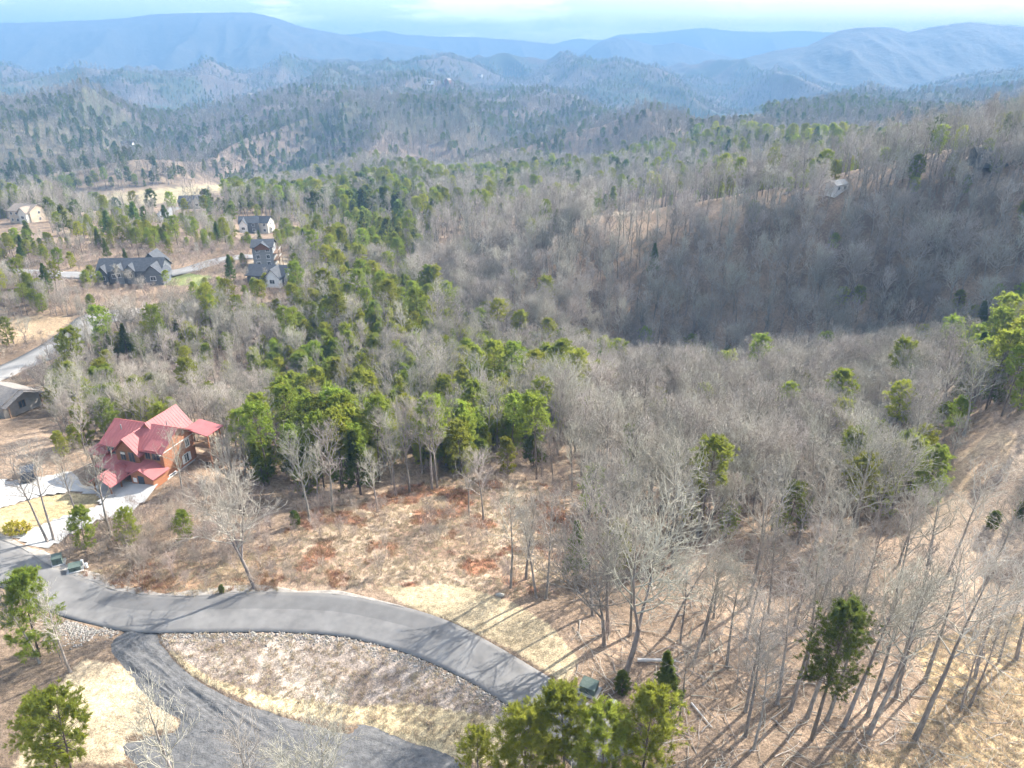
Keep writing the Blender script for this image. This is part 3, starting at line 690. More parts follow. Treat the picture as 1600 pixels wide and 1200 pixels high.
def window(parent, face, c, w, h, frame='white', pane='glass', name='window'):
    """window on a wall: face 'x+','x-','y-','y+' at centre c; frame mesh with a pane as its sub-part"""
    x, y, z = c; f, g = MB(), MB(); d, t = 0.06, 0.10
    def bx(b, a0, a1, z0, z1, e0, e1):
        s = 1 if face[1] == '+' else -1
        lo, hi = sorted((s*e0, s*e1))
        if face[0] == 'x': b.box(x+lo, x+hi, y+a0, y+a1, z+z0, z+z1)
        else: b.box(x+a0, x+a1, y+lo, y+hi, z+z0, z+z1)
    bx(f, -w/2-t, -w/2, -h/2-t, h/2+t, 0.0, d); bx(f, w/2, w/2+t, -h/2-t, h/2+t, 0.0, d)
    bx(f, -w/2, w/2, h/2, h/2+t, 0.0, d); bx(f, -w/2, w/2, -h/2-t, -h/2, 0.0, d); bx(f, -0.03, 0.03, -h/2, h/2, 0.0, d*0.9)
    fo = f.build(name, M[frame], parent)
    bx(g, -w/2, -0.03, -h/2, h/2, -0.02, 0.03); bx(g, 0.03, w/2, -h/2, h/2, -0.02, 0.03)
    g.build('pane', M[pane], fo)
    return fo

def cabin():
    c = hit(261, 744); px, py = c.x, c.y; zb = -1.2
    rz = math.atan2(-0.28, 0.96)
    o = empty('log_cabin', (px, py, zb), rz)
    tag(o, 'orange log cabin with red metal roofs, dormer gables and a long entrance roof', 'house')
    L_, D_, zw, zr = 11.6, 7.6, 4.9, 7.25
    gable_walls(-L_, 0, 0, D_, -2.6, zw, zr, 'x').build('wall', M['log'], o)
    MB().box(-L_-0.08, 0.08, -0.08, D_+0.08, -2.9, -0.35).build('foundation', M['stone_base'], o)
    rf = gable_roof(MB(), -L_, 0, 0, D_, zw, zr, 'x', ov=0.65).build('roof', M['red_metal'], o)
    ribs(MB(), -L_, 0, 0, D_, zw, zr, 'x', ov=0.65).build('seam', M['red_metal'], rf)
    # front cross gable
    g = gable_walls(-8.6, -4.0, -0.9, 3.6, 1.6, 4.3, 6.7, 'y'); fw = g.build('gable_wall', M['log_dark'], o)
    f = gable_roof(MB(), -8.6, -4.0, -0.9, 3.6, 4.3, 6.7, 'y', ov=0.55).build('gable_roof', M['red_metal'], o)
    ribs(MB(), -8.6, -4.0, -0.9, 3.6, 4.3, 6.7, 'y', ov=0.55).build('seam', M['red_metal'], f)
    window(o, 'y-', (-7.2, -0.9, 3.4), 0.95, 1.5, 'wood', 'glass'); window(o, 'y-', (-5.5, -0.9, 3.4), 1.1, 1.7, 'wood', 'glass')
    MB().box(-7.6, -6.75, -1.0, -0.96, 3.7, 4.1).build('blind', M['cream'], o)
    window(o, 'y-', (-10.4, 0, 3.5), 1.5, 1.2, 'wood'); window(o, 'y-', (-3.0, 0, 3.6), 0.9, 1.2, 'wood'); window(o, 'y-', (-1.4, 0, 3.6), 1.5, 1.2, 'wood')
    # shed dormer on the right slope
    MB().slab([(-2.9, -0.7, 5.05), (-0.5, -0.7, 5.05), (-0.5, 2.2, 6.35), (-2.9, 2.2, 6.35)], 0.14).build('dormer_roof', M['red_metal'], o)
    MB().box(-2.7, -0.7, -0.02, 1.6, 4.4, 5.25).build('dormer_wall', M['log_dark'], o)
    # rear cross gable, a little higher than the main ridge
    gable_walls(-7.6, -2.6, 3.0, 10.0, -2.6, 4.9, 7.75, 'y').build('rear_wall', M['log'], o)
    f = gable_roof(MB(), -7.6, -2.6, 3.4, 10.0, 4.9, 7.75, 'y', ov=0.6).build('rear_roof', M['red_metal'], o)
    ribs(MB(), -7.6, -2.6, 3.4, 10.0, 4.9, 7.75, 'y', ov=0.6).build('seam', M['red_metal'], f)
    # windows of the big log gable
    window(o, 'x+', (0, 5.9, 3.4), 0.85, 1.35); window(o, 'x+', (0, 5.1, 0.9), 1.0, 1.5)
    for ys in (4.05, 5.75): MB().box(0.02, 0.09, ys, ys+0.4, 0.1, 1.65).build('shutter', M['white'], o)
    window(o, 'x+', (0, 1.3, -0.55), 1.5, 0.9)
    # rear deck, two storeys, under its own roof
    dr = MB().slab([(-0.6, 6.6, 5.65), (4.0, 6.3, 5.05), (4.2, 10.6, 5.05), (-0.6, 10.6, 5.65)], 0.16).build('deck_roof', M['red_metal'], o)
    for z in (2.35, -0.35): MB().box(0.1, 3.8, 6.8, 10.3, z-0.12, z).build('deck_floor', M['wood'], o)
    for x, y in ((3.6, 6.95), (3.6, 10.1), (0.9, 10.1), (3.6, 8.5)): MB().box(x-0.09, x+0.09, y-0.09, y+0.09, -3.2, 4.95).build('post', M['log'], o)
    for z in (2.35, -0.35):
        r_ = MB(); r_.box(0.1, 3.7, 6.9, 6.98, z+0.9, z+1.0); r_.box(3.56, 3.64, 6.98, 10.2, z+0.9, z+1.0); r_.box(0.1, 3.7, 6.9, 6.98, z+0.15, z+0.22)
        for k in range(14): r_.box(0.2+k*0.26, 0.26+k*0.26, 6.92, 6.96, z+0.22, z+0.9)
        r_.build('railing', M['wood'], o)
    # corner turret with its hipped roof
    t = MB(); n = 8; cx_, cy_ = -13.0, 0.6
    ring = lambda r0, z: [(cx_+r0*math.cos(math.pi/8+k*math.pi/4), cy_+r0*math.sin(math.pi/8+k*math.pi/4), z) for k in range(n)]
    t.poly(ring(2.35, 3.0)+ring(2.3, 3.12)+[(cx_, cy_, 4.45)], [tuple(range(7, -1, -1))]+[(k, (k+1) % 8, 8+(k+1) % 8, 8+k) for k in range(8)]+[(8+k, 8+(k+1) % 8, 16) for k in range(8)])
    t.build('turret_roof', M['red_metal'], o)
    for k in range(0, 8): 
        a = math.pi/8+k*math.pi/4; MB().bar((cx_+2.0*math.cos(a), cy_+2.0*math.sin(a), -1.2), (cx_+2.0*math.cos(a), cy_+2.0*math.sin(a), 3.05), 0.1).build('post', M['log_dark'], o)
    MB().poly(ring(2.1, 0.9)+ring(2.1, 1.05), [tuple(range(7, -1, -1)), tuple(range(8, 16))]+[(k, (k+1) % 8, 8+(k+1) % 8, 8+k) for k in range(8)]).build('turret_deck', M['wood'], o)
    # porch roof along the front, entrance roof running forward, side gable
    MB().slab([(-11.7, -2.9, 1.75), (-2.6, -2.9, 1.75), (-2.6, -0.02, 2.75), (-11.7, -0.02, 2.75)], 0.15).build('porch_roof', M['red_metal'], o)
    MB().box(-11.6, -0.1, -2.7, -0.08, -0.35, -0.05).build('porch_floor', M['wood'], o)
    for x in (-11.3, -9.0, -3.2): MB().bar((x, -2.6, -0.6), (x, -2.6, 1.62), 0.12).build('post', M['log_dark'], o)
    e = gable_roof(MB(), -9.0, -5.2, -6.6, -2.4, 1.35, 2.65, 'y', ov=0.45).build('entrance_roof', M['red_metal'], o)
    ribs(MB(), -9.0, -5.2, -6.6, -2.4, 1.35, 2.65, 'y', ov=0.45).build('seam', M['red_metal'], e)
    for x, y in ((-8.7, -6.4), (-5.5, -6.4), (-8.7, -4.2), (-5.5, -4.2)): MB().bar((x, y, -1.2), (x, y, 1.42), 0.14).build('post', M['log_dark'], o)
    gable_walls(-4.3, 0.03, -3.1, 0.02, -1.8, 1.5, 2.7, 'y').build('wing_wall', M['log'], o)
    w_ = gable_roof(MB(), -4.3, 0.03, -3.1, -0.02, 1.5, 2.7, 'y', ov=0.45).build('wing_roof', M['red_metal'], o)
    MB().box(-2.9, -1.7, -3.16, -3.12, -0.2, 1.5).build('door', M['glass'], o)
    MB().box(-3.9, -3.2, -3.18, -3.12, 0.2, 1.0).build('sign_board', M['white'], o)
    o.scale = (0.92, 0.92, 0.92)
    MB().box(-0.06, 0.05, -0.7, D_+0.7, 4.3, 4.42).build('gutter', M['white'], o)
    for x, y in ((-9.6, 2.2), (-3.2, 5.6)): MB().bar((x, y, 5.6), (x, y, 7.4), 0.09, n=8).build('vent_pipe', M['grey_wall'], o)
    return o
PADS.append((hit(261, 744).x-6, hit(261, 744).y+2.5, -1.75, 8.5))

def gable_house(name, uv, rz, L_, D_, hw, hr, wm, rm, label, wings=(), wins=True, floors=1, ov=0.5, sink=2.0, pad=True, frame='white', group=None):
    p = hit(*uv); o = empty(name, p, rz); tag(o, label, 'house', group)
    gable_walls(-L_/2, L_/2, -D_/2, D_/2, -sink, hw, hr, 'x').build('wall', M[wm], o)
    gable_roof(MB(), -L_/2, L_/2, -D_/2, D_/2, hw, hr, 'x', ov=ov).build('roof', M[rm], o)
    for i, (x0, x1, y0, y1, zw, zr, wm2) in enumerate(wings):
        gable_walls(x0, x1, y0, y1, -sink, zw, zr, 'y').build('wing_wall', M[wm2], o)
        gable_roof(MB(), x0, x1, y0, y1, zw, zr, 'y', ov=ov).build('wing_roof', M[rm], o)
        if wins: window(o, 'y-', ((x0+x1)/2, y0, zw*0.6), min(1.6, (x1-x0)*0.4), 1.2, frame)
    if wins:
        n = max(2, int(L_/3.2))
        for f in range(floors):
            for k in range(n):
                x = -L_/2+(k+0.5)*L_/n
                if any(w[0]-0.6 < x < w[1]+0.6 and w[2] < -D_/2+0.1 for w in wings): continue
                window(o, 'y-', (x, -D_/2, hw*(f+0.58)/floors), 1.1, 1.25, frame)
            window(o, 'x+', (L_/2, 0, hw*(f+0.58)/floors), 1.2, 1.3, frame)
    if pad: PADS.append((p.x, p.y, p.z-0.1, max(L_, D_)*0.55))
    return o

# ------------------------------------------------------------------ small built things
M['box_green'] = mat('utility_green', (0.085,0.115,0.095), (0.12,0.15,0.125), 3.0, rough=0.5)
M['car_paint'] = mat('dark_car_paint', (0.02,0.024,0.03), (0.03,0.034,0.04), 1.0, rough=0.25, spec=0.6)
M['white_paint'] = mat('white_car_paint', (0.72,0.72,0.72), (0.78,0.78,0.78), 1.0, rough=0.3, spec=0.5)
M['rubber'] = mat('rubber', (0.02,0.02,0.02), (0.03,0.03,0.03), 3.0)
M['yellow'] = mat('yellow_foliage', (0.38,0.27,0.035), (0.50,0.40,0.06), 1.5, rand=0.2, trans=0.3)
M['dead_wood'] = mat('bleached_wood', (0.46,0.43,0.40), (0.62,0.59,0.56), 2.0, stretch=(0.4,3,3))
def utility_box(uv, rz, w, d, h, m, label, pad=True, name='utility_box', cat='utility box'):
    p = hit(*uv); o = empty(name, p, rz); tag(o, label, cat)
    if pad: MB().box(-w/2-0.3, w/2+0.3, -d/2-0.3, d/2+0.3, -0.5, 0.10).build('pad', M['concrete'], o)
    MB().prism([(-d/2, 0.1), (d/2, 0.1), (d/2, h), (-d/2, h*0.82)], 'x', -w/2, w/2).build('cabinet', m, o)
    MB().prism([(-d/2-0.05, h*0.83), (d/2+0.05, h+0.01), (d/2+0.05, h+0.06), (-d/2-0.05, h*0.83+0.05)], 'x', -w/2-0.05, w/2+0.05).build('lid', m, o)
    MB().box(-0.015, 0.015, -d/2-0.025, -d/2-0.003, 0.18, h*0.74).build('door_seam', M['rubber'], o)
    MB().box(0.08, 0.13, -d/2-0.05, -d/2-0.004, h*0.42, h*0.52).build('latch', M['rubber'], o)
    return o
def pedestal(uv, h, label):
    p = hit(*uv); o = empty('utility_pedestal', p); tag(o, label, 'pedestal', 'white pedestals by the roadside boxes')
    MB().box(-0.13, 0.13, -0.11, 0.11, -0.3, h).build('body', M['white'], o)
    MB().prism([(-0.15, h), (0.15, h), (0.09, h+0.12), (-0.09, h+0.12)], 'x', -0.15, 0.15).build('cap', M['white'], o)
    return o
def car(p, rz, paint, label, van=False):
    o = empty('parked_car', p, rz); tag(o, label, 'car')
    h = 1.75
    body = MB(); body.prism([(-2.3, 0.35), (2.3, 0.35), (2.35, 0.75), (2.2, 1.0), (1.2, 1.1), (0.6, h), (-1.9, h), (-2.25, 1.1), (-2.35, 0.8)], 'y', -0.9, 0.9)
    body.build('body', paint, o)
    MB().prism([(1.08, 1.12), (0.62, h-0.08), (-1.85, h-0.08), (-2.12, 1.12)], 'y', -0.915, 0.915).build('window', M['glass'], o)
    MB().slab([(1.22, -0.8, 1.14), (1.22, 0.8, 1.14), (0.66, 0.75, h-0.02), (0.66, -0.75, h-0.02)], -0.03).build('windscreen', M['glass'], o)
    for x in (-1.4, 1.4):
        for y in (-0.86, 0.86):
            w = MB().bar((x, y-0.11, 0.34), (x, y+0.11, 0.34), 0.34, n=14).build('wheel', M['rubber'], o)
            s = 0.12 if y > 0 else -0.12; MB().bar((x, y+s*0.8, 0.34), (x, y+s*1.05, 0.34), 0.19, n=10).build('rim', M['grey_wall'], w)
    for y in (-0.6, 0.6): MB().box(2.27, 2.36, y-0.18, y+0.18, 0.72, 0.88).build('headlight', M['white'], o)
    return o

# ------------------------------------------------------------------ place the houses
cabin()
gable_house('hillside_house', (214, 437), R(4), 20, 9, 4.2, 7.2, 'slate_wall', 'charcoal', 'long slate-grey house with charcoal roofs and small dormers by the green lawn',
            wings=((5.2, 11.2, -7.0, 0.0, 3.6, 6.4, 'slate_wall'), (-9.6, -6.6, -5.4, 0.0, 3.6, 5.8, 'slate_wall'), (-4.4, -2.0, -4.9, 0, 4.7, 6.1, 'grey_wall'), (-0.8, 1.6, -4.9, 0, 4.7, 6.1, 'grey_wall'), (1.0, 7.5, 3.0, 9.5, 4.6, 7.9, 'slate_wall')))
tw = gable_house('tower_house', (416, 414), R(8), 6.8, 6.8, 7.2, 9.0, 'grey_wall', 'charcoal', 'tall narrow grey house with a red-brown gable above the lane',
            floors=3)
gable_walls(-2.5, 2.5, -4.1, 0.0, 6.3, 6.9, 8.6, 'y').build('gable_wall', M['brown_wall'], tw); gable_roof(MB(), -2.5, 2.5, -4.1, 0.0, 6.9, 8.6, 'y').build('gable_roof', M['charcoal'], tw)
for z in (2.4, 4.8):
    MB().box(3.42, 5.2, -3.4, 3.4, z-0.12, z).build('balcony', M['wood'], tw); MB().box(5.1, 5.2, -3.4, 3.4, z+0.85, z+0.95).build('railing', M['white'], tw)
for y in (-3.3, 3.3): MB().box(5.2, 5.38, y-0.1, y+0.1, -2, 6.9).build('post', M['wood'], tw)
gable_house('valley_house', (424, 440), R(-6), 12.5, 8, 3.2, 5.6, 'slate_wall', 'charcoal', 'low dark-roofed house with a white trimmed front gable below the tall house',
            wings=((0.6, 5.6, -6.2, 0.0, 3.0, 5.8, 'white'),))
gable_house('grey_house', (392, 362), R(10), 9, 8, 5.2, 7.6, 'slate_wall', 'charcoal', 'small grey house among bare trees beyond the tall narrow house', wings=((-4.2, -0.6, -6, 0, 4.8, 7.2, 'white'),), floors=2)
gable_house('pale_house', (414, 362), R(-8), 7.5, 7.5, 5.4, 7.8, 'cream', 'charcoal', 'small pale house with a dark roof beside the small grey house', floors=2)
gable_house('valley_cottage', (302, 324), R(5), 14, 9, 4.2, 7.0, 'slate_wall', 'charcoal', 'distant grey cottage with a pale gable below the hay field', wings=((2, 7, -7, 0, 4.2, 7.6, 'cream'),))
gable_house('tan_house', (48, 346), R(-14), 13, 11, 6.2, 8.8, 'tan_wall', 'tan_roof', 'tan house with pale walls half hidden by pines on the left ridge', wings=((1.5, 6, -7.5, 0, 6.0, 8.4, 'cream'),), floors=2)
gable_house('tan_house', (-2, 340), R(12), 12, 11, 7.0, 9.8, 'tan_wall', 'tan_roof', 'tan house cut off by the photo edge on the left ridge', floors=2)
bh = gable_house('brown_house', (14, 637), R(-24), 9.0, 7.4, 3.0, 4.6, 'taupe_wall', 'taupe_roof', 'taupe-roofed house with an open porch behind the log cabin', wings=((-4.2, 1.2, -6.4, 0.0, 2.1, 3.3, 'taupe_wall'),), frame='wood')
for x, y in ((5.6, -3.2), (5.6, 3.2)): MB().box(x-0.12, x+0.12, y-0.12, y+0.12, -1.8, 2.75).build('post', M['wood'], bh)
MB().slab([(4.4, -4.2, 2.75), (6.2, -4.2, 2.75), (6.2, 0, 4.65), (4.4, 0, 4.65)], 0.15).slab([(6.2, 4.2, 2.75), (4.4, 4.2, 2.75), (4.4, 0, 4.65), (6.2, 0, 4.65)], 0.15).build('porch_roof', M['taupe_roof'], bh)
MB().box(4.5, 6.2, -3.7, 3.7, -0.3, -0.1).build('porch_floor', M['wood'], bh)
gable_house('white_house', (1306, 300), R(30), 7, 5, 3.2, 4.6, 'white', 'grey_wall', 'small white house among trees on the shaded ridge', pad=False)
gable_house('ridge_house', (1570, 252), R(-10), 22, 8, 3.0, 4.6, 'slate_wall', 'charcoal', 'long dark roofed house on the crest by the photo edge', pad=False)
gable_house('hill_house', (200, 230), R(8), 15, 9, 5, 8, 'white', 'charcoal', 'distant white house alone on the pine covered hill', pad=False, wins=False)
for i, (u, v) in enumerate([(603,145),(672,131),(700,130),(722,131),(750,120),(690,112),(392,152),(640,118)]):
    gable_house('hill_house', (u, v), R(37*i), 16+3*(i % 3), 11, 7, 11, ('tan_wall', 'white', 'brown_wall')[i % 3], ('tan_roof', 'charcoal')[i % 2], ('tiny house on the far hazy hillside, '+['alone below a cluster', 'left end of the cluster', 'second in the cluster', 'third in the cluster', 'right end of the cluster', 'highest of all', 'far left of the others', 'small pale one near the crest'][i]), pad=False, wins=False, group='tiny houses on the far hills')

# ------------------------------------------------------------------ the land itself and the roads on it
build_ground()
split = lambda i, j: np.where((j < 4) & (i > 46) & (i < 112), 1, 0)
sheet('road', ro, ri, road_h, 0.02, M['asphalt'], across=9, skirt=0.35, mats=(M['asphalt'], M['asphalt_new'], M['asphalt_edge']), matfun=split)
# pale gravel shoulder outside the upper edge
d = np.gradient(ro, axis=0); d /= np.linalg.norm(d, axis=1)[:, None]; nr = np.stack([-d[:, 1], d[:, 0]], 1)
if (nr[75]@(ri[75]-ro[75])) > 0: nr = -nr
wv = (0.25+1.2*np.clip(vnoise(np.arange(150)/6.0, np.zeros(150), 5), 0, 1)+0.25*rng.random(150))*np.clip(np.minimum((np.arange(150)-9)/12, (104-np.arange(150))/30), 0.02, 1)
sheet('road_shoulder', (ro-nr*0.15)[10:104], (ro+nr*wv[:, None])[10:104], lambda x, y: np.maximum(height(x, y), road_h(x, y)), 0.008, M['shoulder'], across=4, skirt=0.4)
rut = lambda x, y: road_h(x, y)
def gravel_h(x, y):
    z = road_h(x, y)
    dd = gr[60]-gl[60]; 
    de = np.minimum(seg_dist(x, y, gl[::4]), seg_dist(x, y, gr[::4])); w = sstep(0.0, 1.3, de)
    return z-0.17*(1-w)+w*0.30*(ridged((x*0.54+y*0.84)/0.8, (x*0.84-y*0.54)/7.0, 3, 77)-0.6)+w*0.10*(fbm(x/0.7, y/0.7, 3, 78)-0.5)
sheet('gravel_drive', gl, gr, gravel_h, -0.01, M['gravel'], across=60, skirt=0.1)
def flat_poly(name, poly, hfun, lift, m):
    # fine grid clipped to the outline, so that it follows the land
    x0, y0 = poly.min(0); x1, y1 = poly.max(0); st = 0.6
    gx, gy = np.meshgrid(np.arange(x0, x1+st, st), np.arange(y0, y1+st, st)); n = gx.shape[1]
    keep = in_poly(gx[:-1, :-1]+st/2, gy[:-1, :-1]+st/2, poly)
    z = hfun(gx, gy)+lift; i = (np.arange(gx.shape[0]-1)[:, None]*n+np.arange(n-1)[None])[keep]
    F = np.stack([i, i+1, i+n+1, i+n], 1)
    me = np_mesh(name, np.stack([gx.ravel(), gy.ravel(), z.ravel()], 1), F, smooth=True)
    return tag(link(name, me, None, (m,)), kind='structure')
flat_poly('driveway', DRIVE_POLY, road_h, 0.03, M['concrete'])
for k, (c, w, m_) in STRIPS.items():
    strip(k, STRIP_PTS[k], w, height, 0.3, M[m_])

# ------------------------------------------------------------------ instanced masses (geometry nodes): points with form, turn and size
def scatter_object(name, forms, P, idx, rot, scl, label):
    lib = bpy.data.collections.new(name+'_forms')
    for i, me in enumerate(forms):
        ob = bpy.data.objects.new('%s_form_%02d' % (name, i), me); lib.objects.link(ob)
    me = bpy.data.meshes.new(name); me.vertices.add(len(P)); me.vertices.foreach_set('co', np.asarray(P, np.float32).ravel())
    for nm, ty, val in (('form', 'INT', idx), ('turn', 'FLOAT', rot), ('size', 'FLOAT', scl)):
        at = me.attributes.new(nm, ty, 'POINT'); at.data.foreach_set('value', np.asarray(val, np.int32 if ty == 'INT' else np.float32))
    o = link(name, me); tag(o, label, None, None, 'stuff')
    ng = bpy.data.node_groups.new(name+'_scatter', 'GeometryNodeTree')
    ng.interface.new_socket('Geometry', in_out='INPUT', socket_type='NodeSocketGeometry'); ng.interface.new_socket('Geometry', in_out='OUTPUT', socket_type='NodeSocketGeometry')
    gi, go = N(ng, 'NodeGroupInput'), N(ng, 'NodeGroupOutput'); L = ng.links.new
    ci = N(ng, 'GeometryNodeCollectionInfo'); ci.inputs['Collection'].default_value = lib; ci.inputs['Separate Children'].default_value = True; ci.inputs['Reset Children'].default_value = True
    ip = N(ng, 'GeometryNodeInstanceOnPoints'); ip.inputs['Pick Instance'].default_value = True
    def attr(nm, ty):
        a = N(ng, 'GeometryNodeInputNamedAttribute', data_type=ty); a.inputs['Name'].default_value = nm; return a.outputs[0]
    cx = N(ng, 'ShaderNodeCombineXYZ'); L(attr('turn', 'FLOAT'), cx.inputs[2])
    L(gi.outputs[0], ip.inputs['Points']); L(ci.outputs[0], ip.inputs['Instance']); L(attr('form', 'INT'), ip.inputs['Instance Index'])
    L(cx.outputs[0], ip.inputs['Rotation']); L(attr('size', 'FLOAT'), ip.inputs['Scale']); L(ip.outputs[0], go.inputs[0])
    md = o.modifiers.new('scatter', 'NODES'); md.node_group = ng
    return o

# ------------------------------------------------------------------ trees one can point at
HERO = []                                   # ground places already taken
N_HW = N_PN = 0
MARKS = []                                  # trees with a short name of their own, landmarks for their neighbours
def hero(form, k, uv, h, label, name='bare_tree', cat='tree', lean=0.0, xy=None, group=None, short=None):
    global N_HW, N_PN
    p = hit(*uv) if xy is None else Vector((xy[0], xy[1], height(*xy)))
    fh = {'forest': 15.0+0.6*(k % 6), 'spread': 15.0, 'tall': 22.0, 'sapling': 8.0, 'young_pine': 9.0, 'tall_pine': 17.0, 'dark_pine': 13.0, 'cedar': 3.0, 'oval_pine': 17.0}[form]
    o = plant_tree(form, k, p, h/fh, random.uniform(0, 6.28) if not lean else 0.0, name, label, cat, group, tilt=(0.0, lean))
    HERO.append((p.x, p.y)); 
    if short: MARKS.append((p.x, p.y, short))
    if 'pine' in form or form == 'cedar': N_PN += 1
    else: N_HW += 1
    return o
hero('spread', 0, (398,919), 13.0, 'big pale bare oak alone at the road edge, leaning toward the cabin', lean=-0.12, short='big leaning oak')
hero('tall', 0, (74,846), 12.5, 'bare tree leaning left at the driveway mouth, one of two', lean=-0.16)
hero('tall', 1, (84,843), 13.5, 'straight dark bare tree at the driveway mouth, beside a leaning one')
hero('forest', 1, (174,838), 12.5, 'slender bare tree in front of the cabin entrance, among roadside evergreens', lean=-0.05)
hero('forest', 2, (287,778), 9.5, 'thin bare tree in front of the cabin log gable wall', short='log gable of the cabin')
hero('forest', 3, (120,806), 9.0, 'small pale bare tree on the lawn before the cabin')
hero('tall', 2, (798,918), 12.5, 'straight bare tree standing at the edge of the pale straw pad', short='straight tree at the straw pad')
hero('forest', 0, (838,934), 11.5, 'thin bare tree with a split stem behind the straw pad', lean=-0.1)
hero('tall', 3, (853,935), 13.0, 'thin dark bare tree beside the split-stem one at the straw pad')
hero('forest', 4, (822,905), 11.5, 'bare crooked tree between the clearing and the straw pad')
hero('spread', 1, (944,1008), 14.5, 'bare dark trunked tree on the bank above the road bend')
hero('spread', 2, (979,1049), 18.0, 'large forked bare tree leaning over the green utility box', lean=0.14, short='large forked bank tree')
hero('tall', 0, (985,992), 14.0, 'bare tree behind the large forked one on the bank')
hero('forest', 5, (1046,987), 11.0, 'bare tree leaning right on the leaf litter past the forked one', lean=0.2)
for i, (u, v, h, ln) in enumerate([(1085,1032,15,.12),(1063,1004,12,.0),(1135,1042,15,.0),(1115,965,14,.06),(1062,1120,11,-.05),(1165,1150,16,.05),(1178,1170,14,-.03),(1215,1100,17,0),(1235,1110,20,.02),(1258,1060,18,0),
      (1262,1120,20,.05),(1292,1125,19,0),(1318,1135,21,.12),(1356,1118,20,.12),(1358,1146,22,.12),(1400,1090,17,0),(1430,1155,24,.08),(1447,1060,20,.10),(1408,1050,18,0),(1523,1060,17,.05),(1500,1110,12,-.1),(1515,1105,13,.15),(1560,1035,12,0),(1588,1030,20,0),
      (1165,1000,16,.03),(1200,960,15,0),(1340,980,18,0),(1395,960,19,.05),(1240,985,17,0),(1100,1000,13,0),(1180,905,15,0),(1290,930,16,0),(1480,900,19,.06),(1440,930,18,0),(1540,910,17,.1)]):
    hero('tall', i, (u, v), h*0.82, 'bare slender trunk on the leaf-covered slope around the tall dark green pine', lean=ln*0.7, group='bare trees on the leaf-covered slope')
hero('oval_pine', 0, (1268,1156), 16.0, 'tall dark green pine with an oval crown standing among bare trunks', 'pine_tree', short='tall oval pine')
hero('dark_pine', 0, (1040,1125), 8.0, 'small dark evergreen beside the fallen white log', 'pine_tree', short='fallen white log')
hero('cedar', 0, (972,1082), 2.4, 'small round evergreen bush behind the green utility box', 'cedar_bush', 'bush')
hero('young_pine', 0, None, 10.8, 'bright green pine in front of the road bend, widest of the bottom group', 'pine_tree', xy=(4.6,45.5))
hero('young_pine', 1, None, 10.0, 'bright green pine between the road bend and the straw coloured bank', 'pine_tree', xy=(1.2,44.0))
hero('young_pine', 2, None, 10.2, 'yellow-green pine covering the road end, on the wooded side', 'pine_tree', xy=(11.4,45.0))
hero('young_pine', 3, None, 9.3, 'bright green pine between the two pines at the road end', 'pine_tree', xy=(8.0,43.6))
hero('young_pine', 3, None, 6.0, 'short pine at the foot of the straw bank by the dark gravel', 'pine_tree', xy=(-2.9,44.5))
hero('young_pine', 0, None, 10.5, 'bright pine cut off by the photo edge beside the road junction', 'pine_tree', xy=(-50.5,60.0))
hero('young_pine', 2, None, 8.5, 'yellow-green pine with bushy tufts over the lower straw slope', 'pine_tree', xy=(-41.0,46.5))
hero('forest', 1, None, 13.5, 'bare twisted tree rising in front of the dark gravel drive', xy=(-27.4,42.0))
hero('forest', 3, None, 10.5, 'thin bare tree poking up over the middle of the dark gravel', xy=(-21.0,41.5))
hero('spread', 3, None, 10.5, 'bare grey snag with stubby limbs before the dark gravel', xy=(-15.2,42.0))
hero('forest', 2, (62,1036), 9.0, 'bare tree on the straw slope below the road junction, dark stems', lean=-0.1)
hero('forest', 4, (110,1050), 9.5, 'pale bare sapling on the straw slope below the junction', lean=-0.12)
hero('sapling', 0, (97,1035), 5.0, 'thin low bare sapling by the rocky ditch')
hero('young_pine', 1, (135,858), 6.0, 'leafy green roadside evergreen left of the slender tree before the cabin', 'pine_tree')
hero('young_pine', 2, (292,845), 4.6, 'bright green pine on the bank below the cabin wall', 'pine_tree', short='bright pine below the cabin')
hero('young_pine', 3, (205,850), 5.0, 'dark low evergreen on the bank before the cabin', 'pine_tree')
hero('cedar', 1, (462,822), 2.2, 'small dark round bush in the dry clearing', 'cedar_bush', 'bush', short='dark round bush in the clearing')
hero('cedar', 0, (1549,825), 2.6, 'dark green bush on the graded lot, left of two', 'cedar_bush', 'bush', short='left bush on the graded lot')
hero('cedar', 1, (1594,811), 2.6, 'dark green bush on the graded lot at the photo edge', 'cedar_bush', 'bush')
hero('forest', 0, (1480,738), 9.0, 'single bare tree at the edge of the graded lot', short='lone tree at the graded lot')
hero('cedar', 1, (347,926), 1.0, 'tiny dark shrub at the road shoulder by the big oak', 'cedar_bush', 'bush')
for i, (u, v, h) in enumerate([(520,800,13),(510,700,12),(484,815,12),(618,775,13),(640,770,14),(675,765,14),(683,762,13),(590,800,9),(733,805,9),(755,812,10),(435,720,12),(600,700,12),(660,740,12)]):
    hero('forest', i, (u, v), h, 'pale slender bare tree along the upper edge of the dry clearing', group='pale trees edging the clearing')
for i, (u, v, h, f) in enumerate([(555,690,9.5,'young_pine'),(600,715,9,'young_pine'),(640,700,10.5,'young_pine'),(690,715,11,'young_pine'),(725,720,11.5,'young_pine'),(660,660,11,'young_pine'),(700,670,11,'young_pine'),(745,680,11,'young_pine'),(500,640,10,'young_pine'),(535,625,10,'young_pine'),(580,650,10,'young_pine')]):
    hero(f, i, (u, v), h, 'bushy bright green young pine in the thicket above the clearing', 'pine_tree', group='young pines above the clearing')
for i, (u, v, h) in enumerate([(875,650,19),(890,665,18),(925,660,15),(800,640,17),(835,650,16),(860,640,17),(775,640,17),(945,650,14)]):
    hero('tall_pine', i, (u, v), h, 'tall pine with a bare lower trunk in the valley stand', 'pine_tree', group='tall pines in the valley stand')
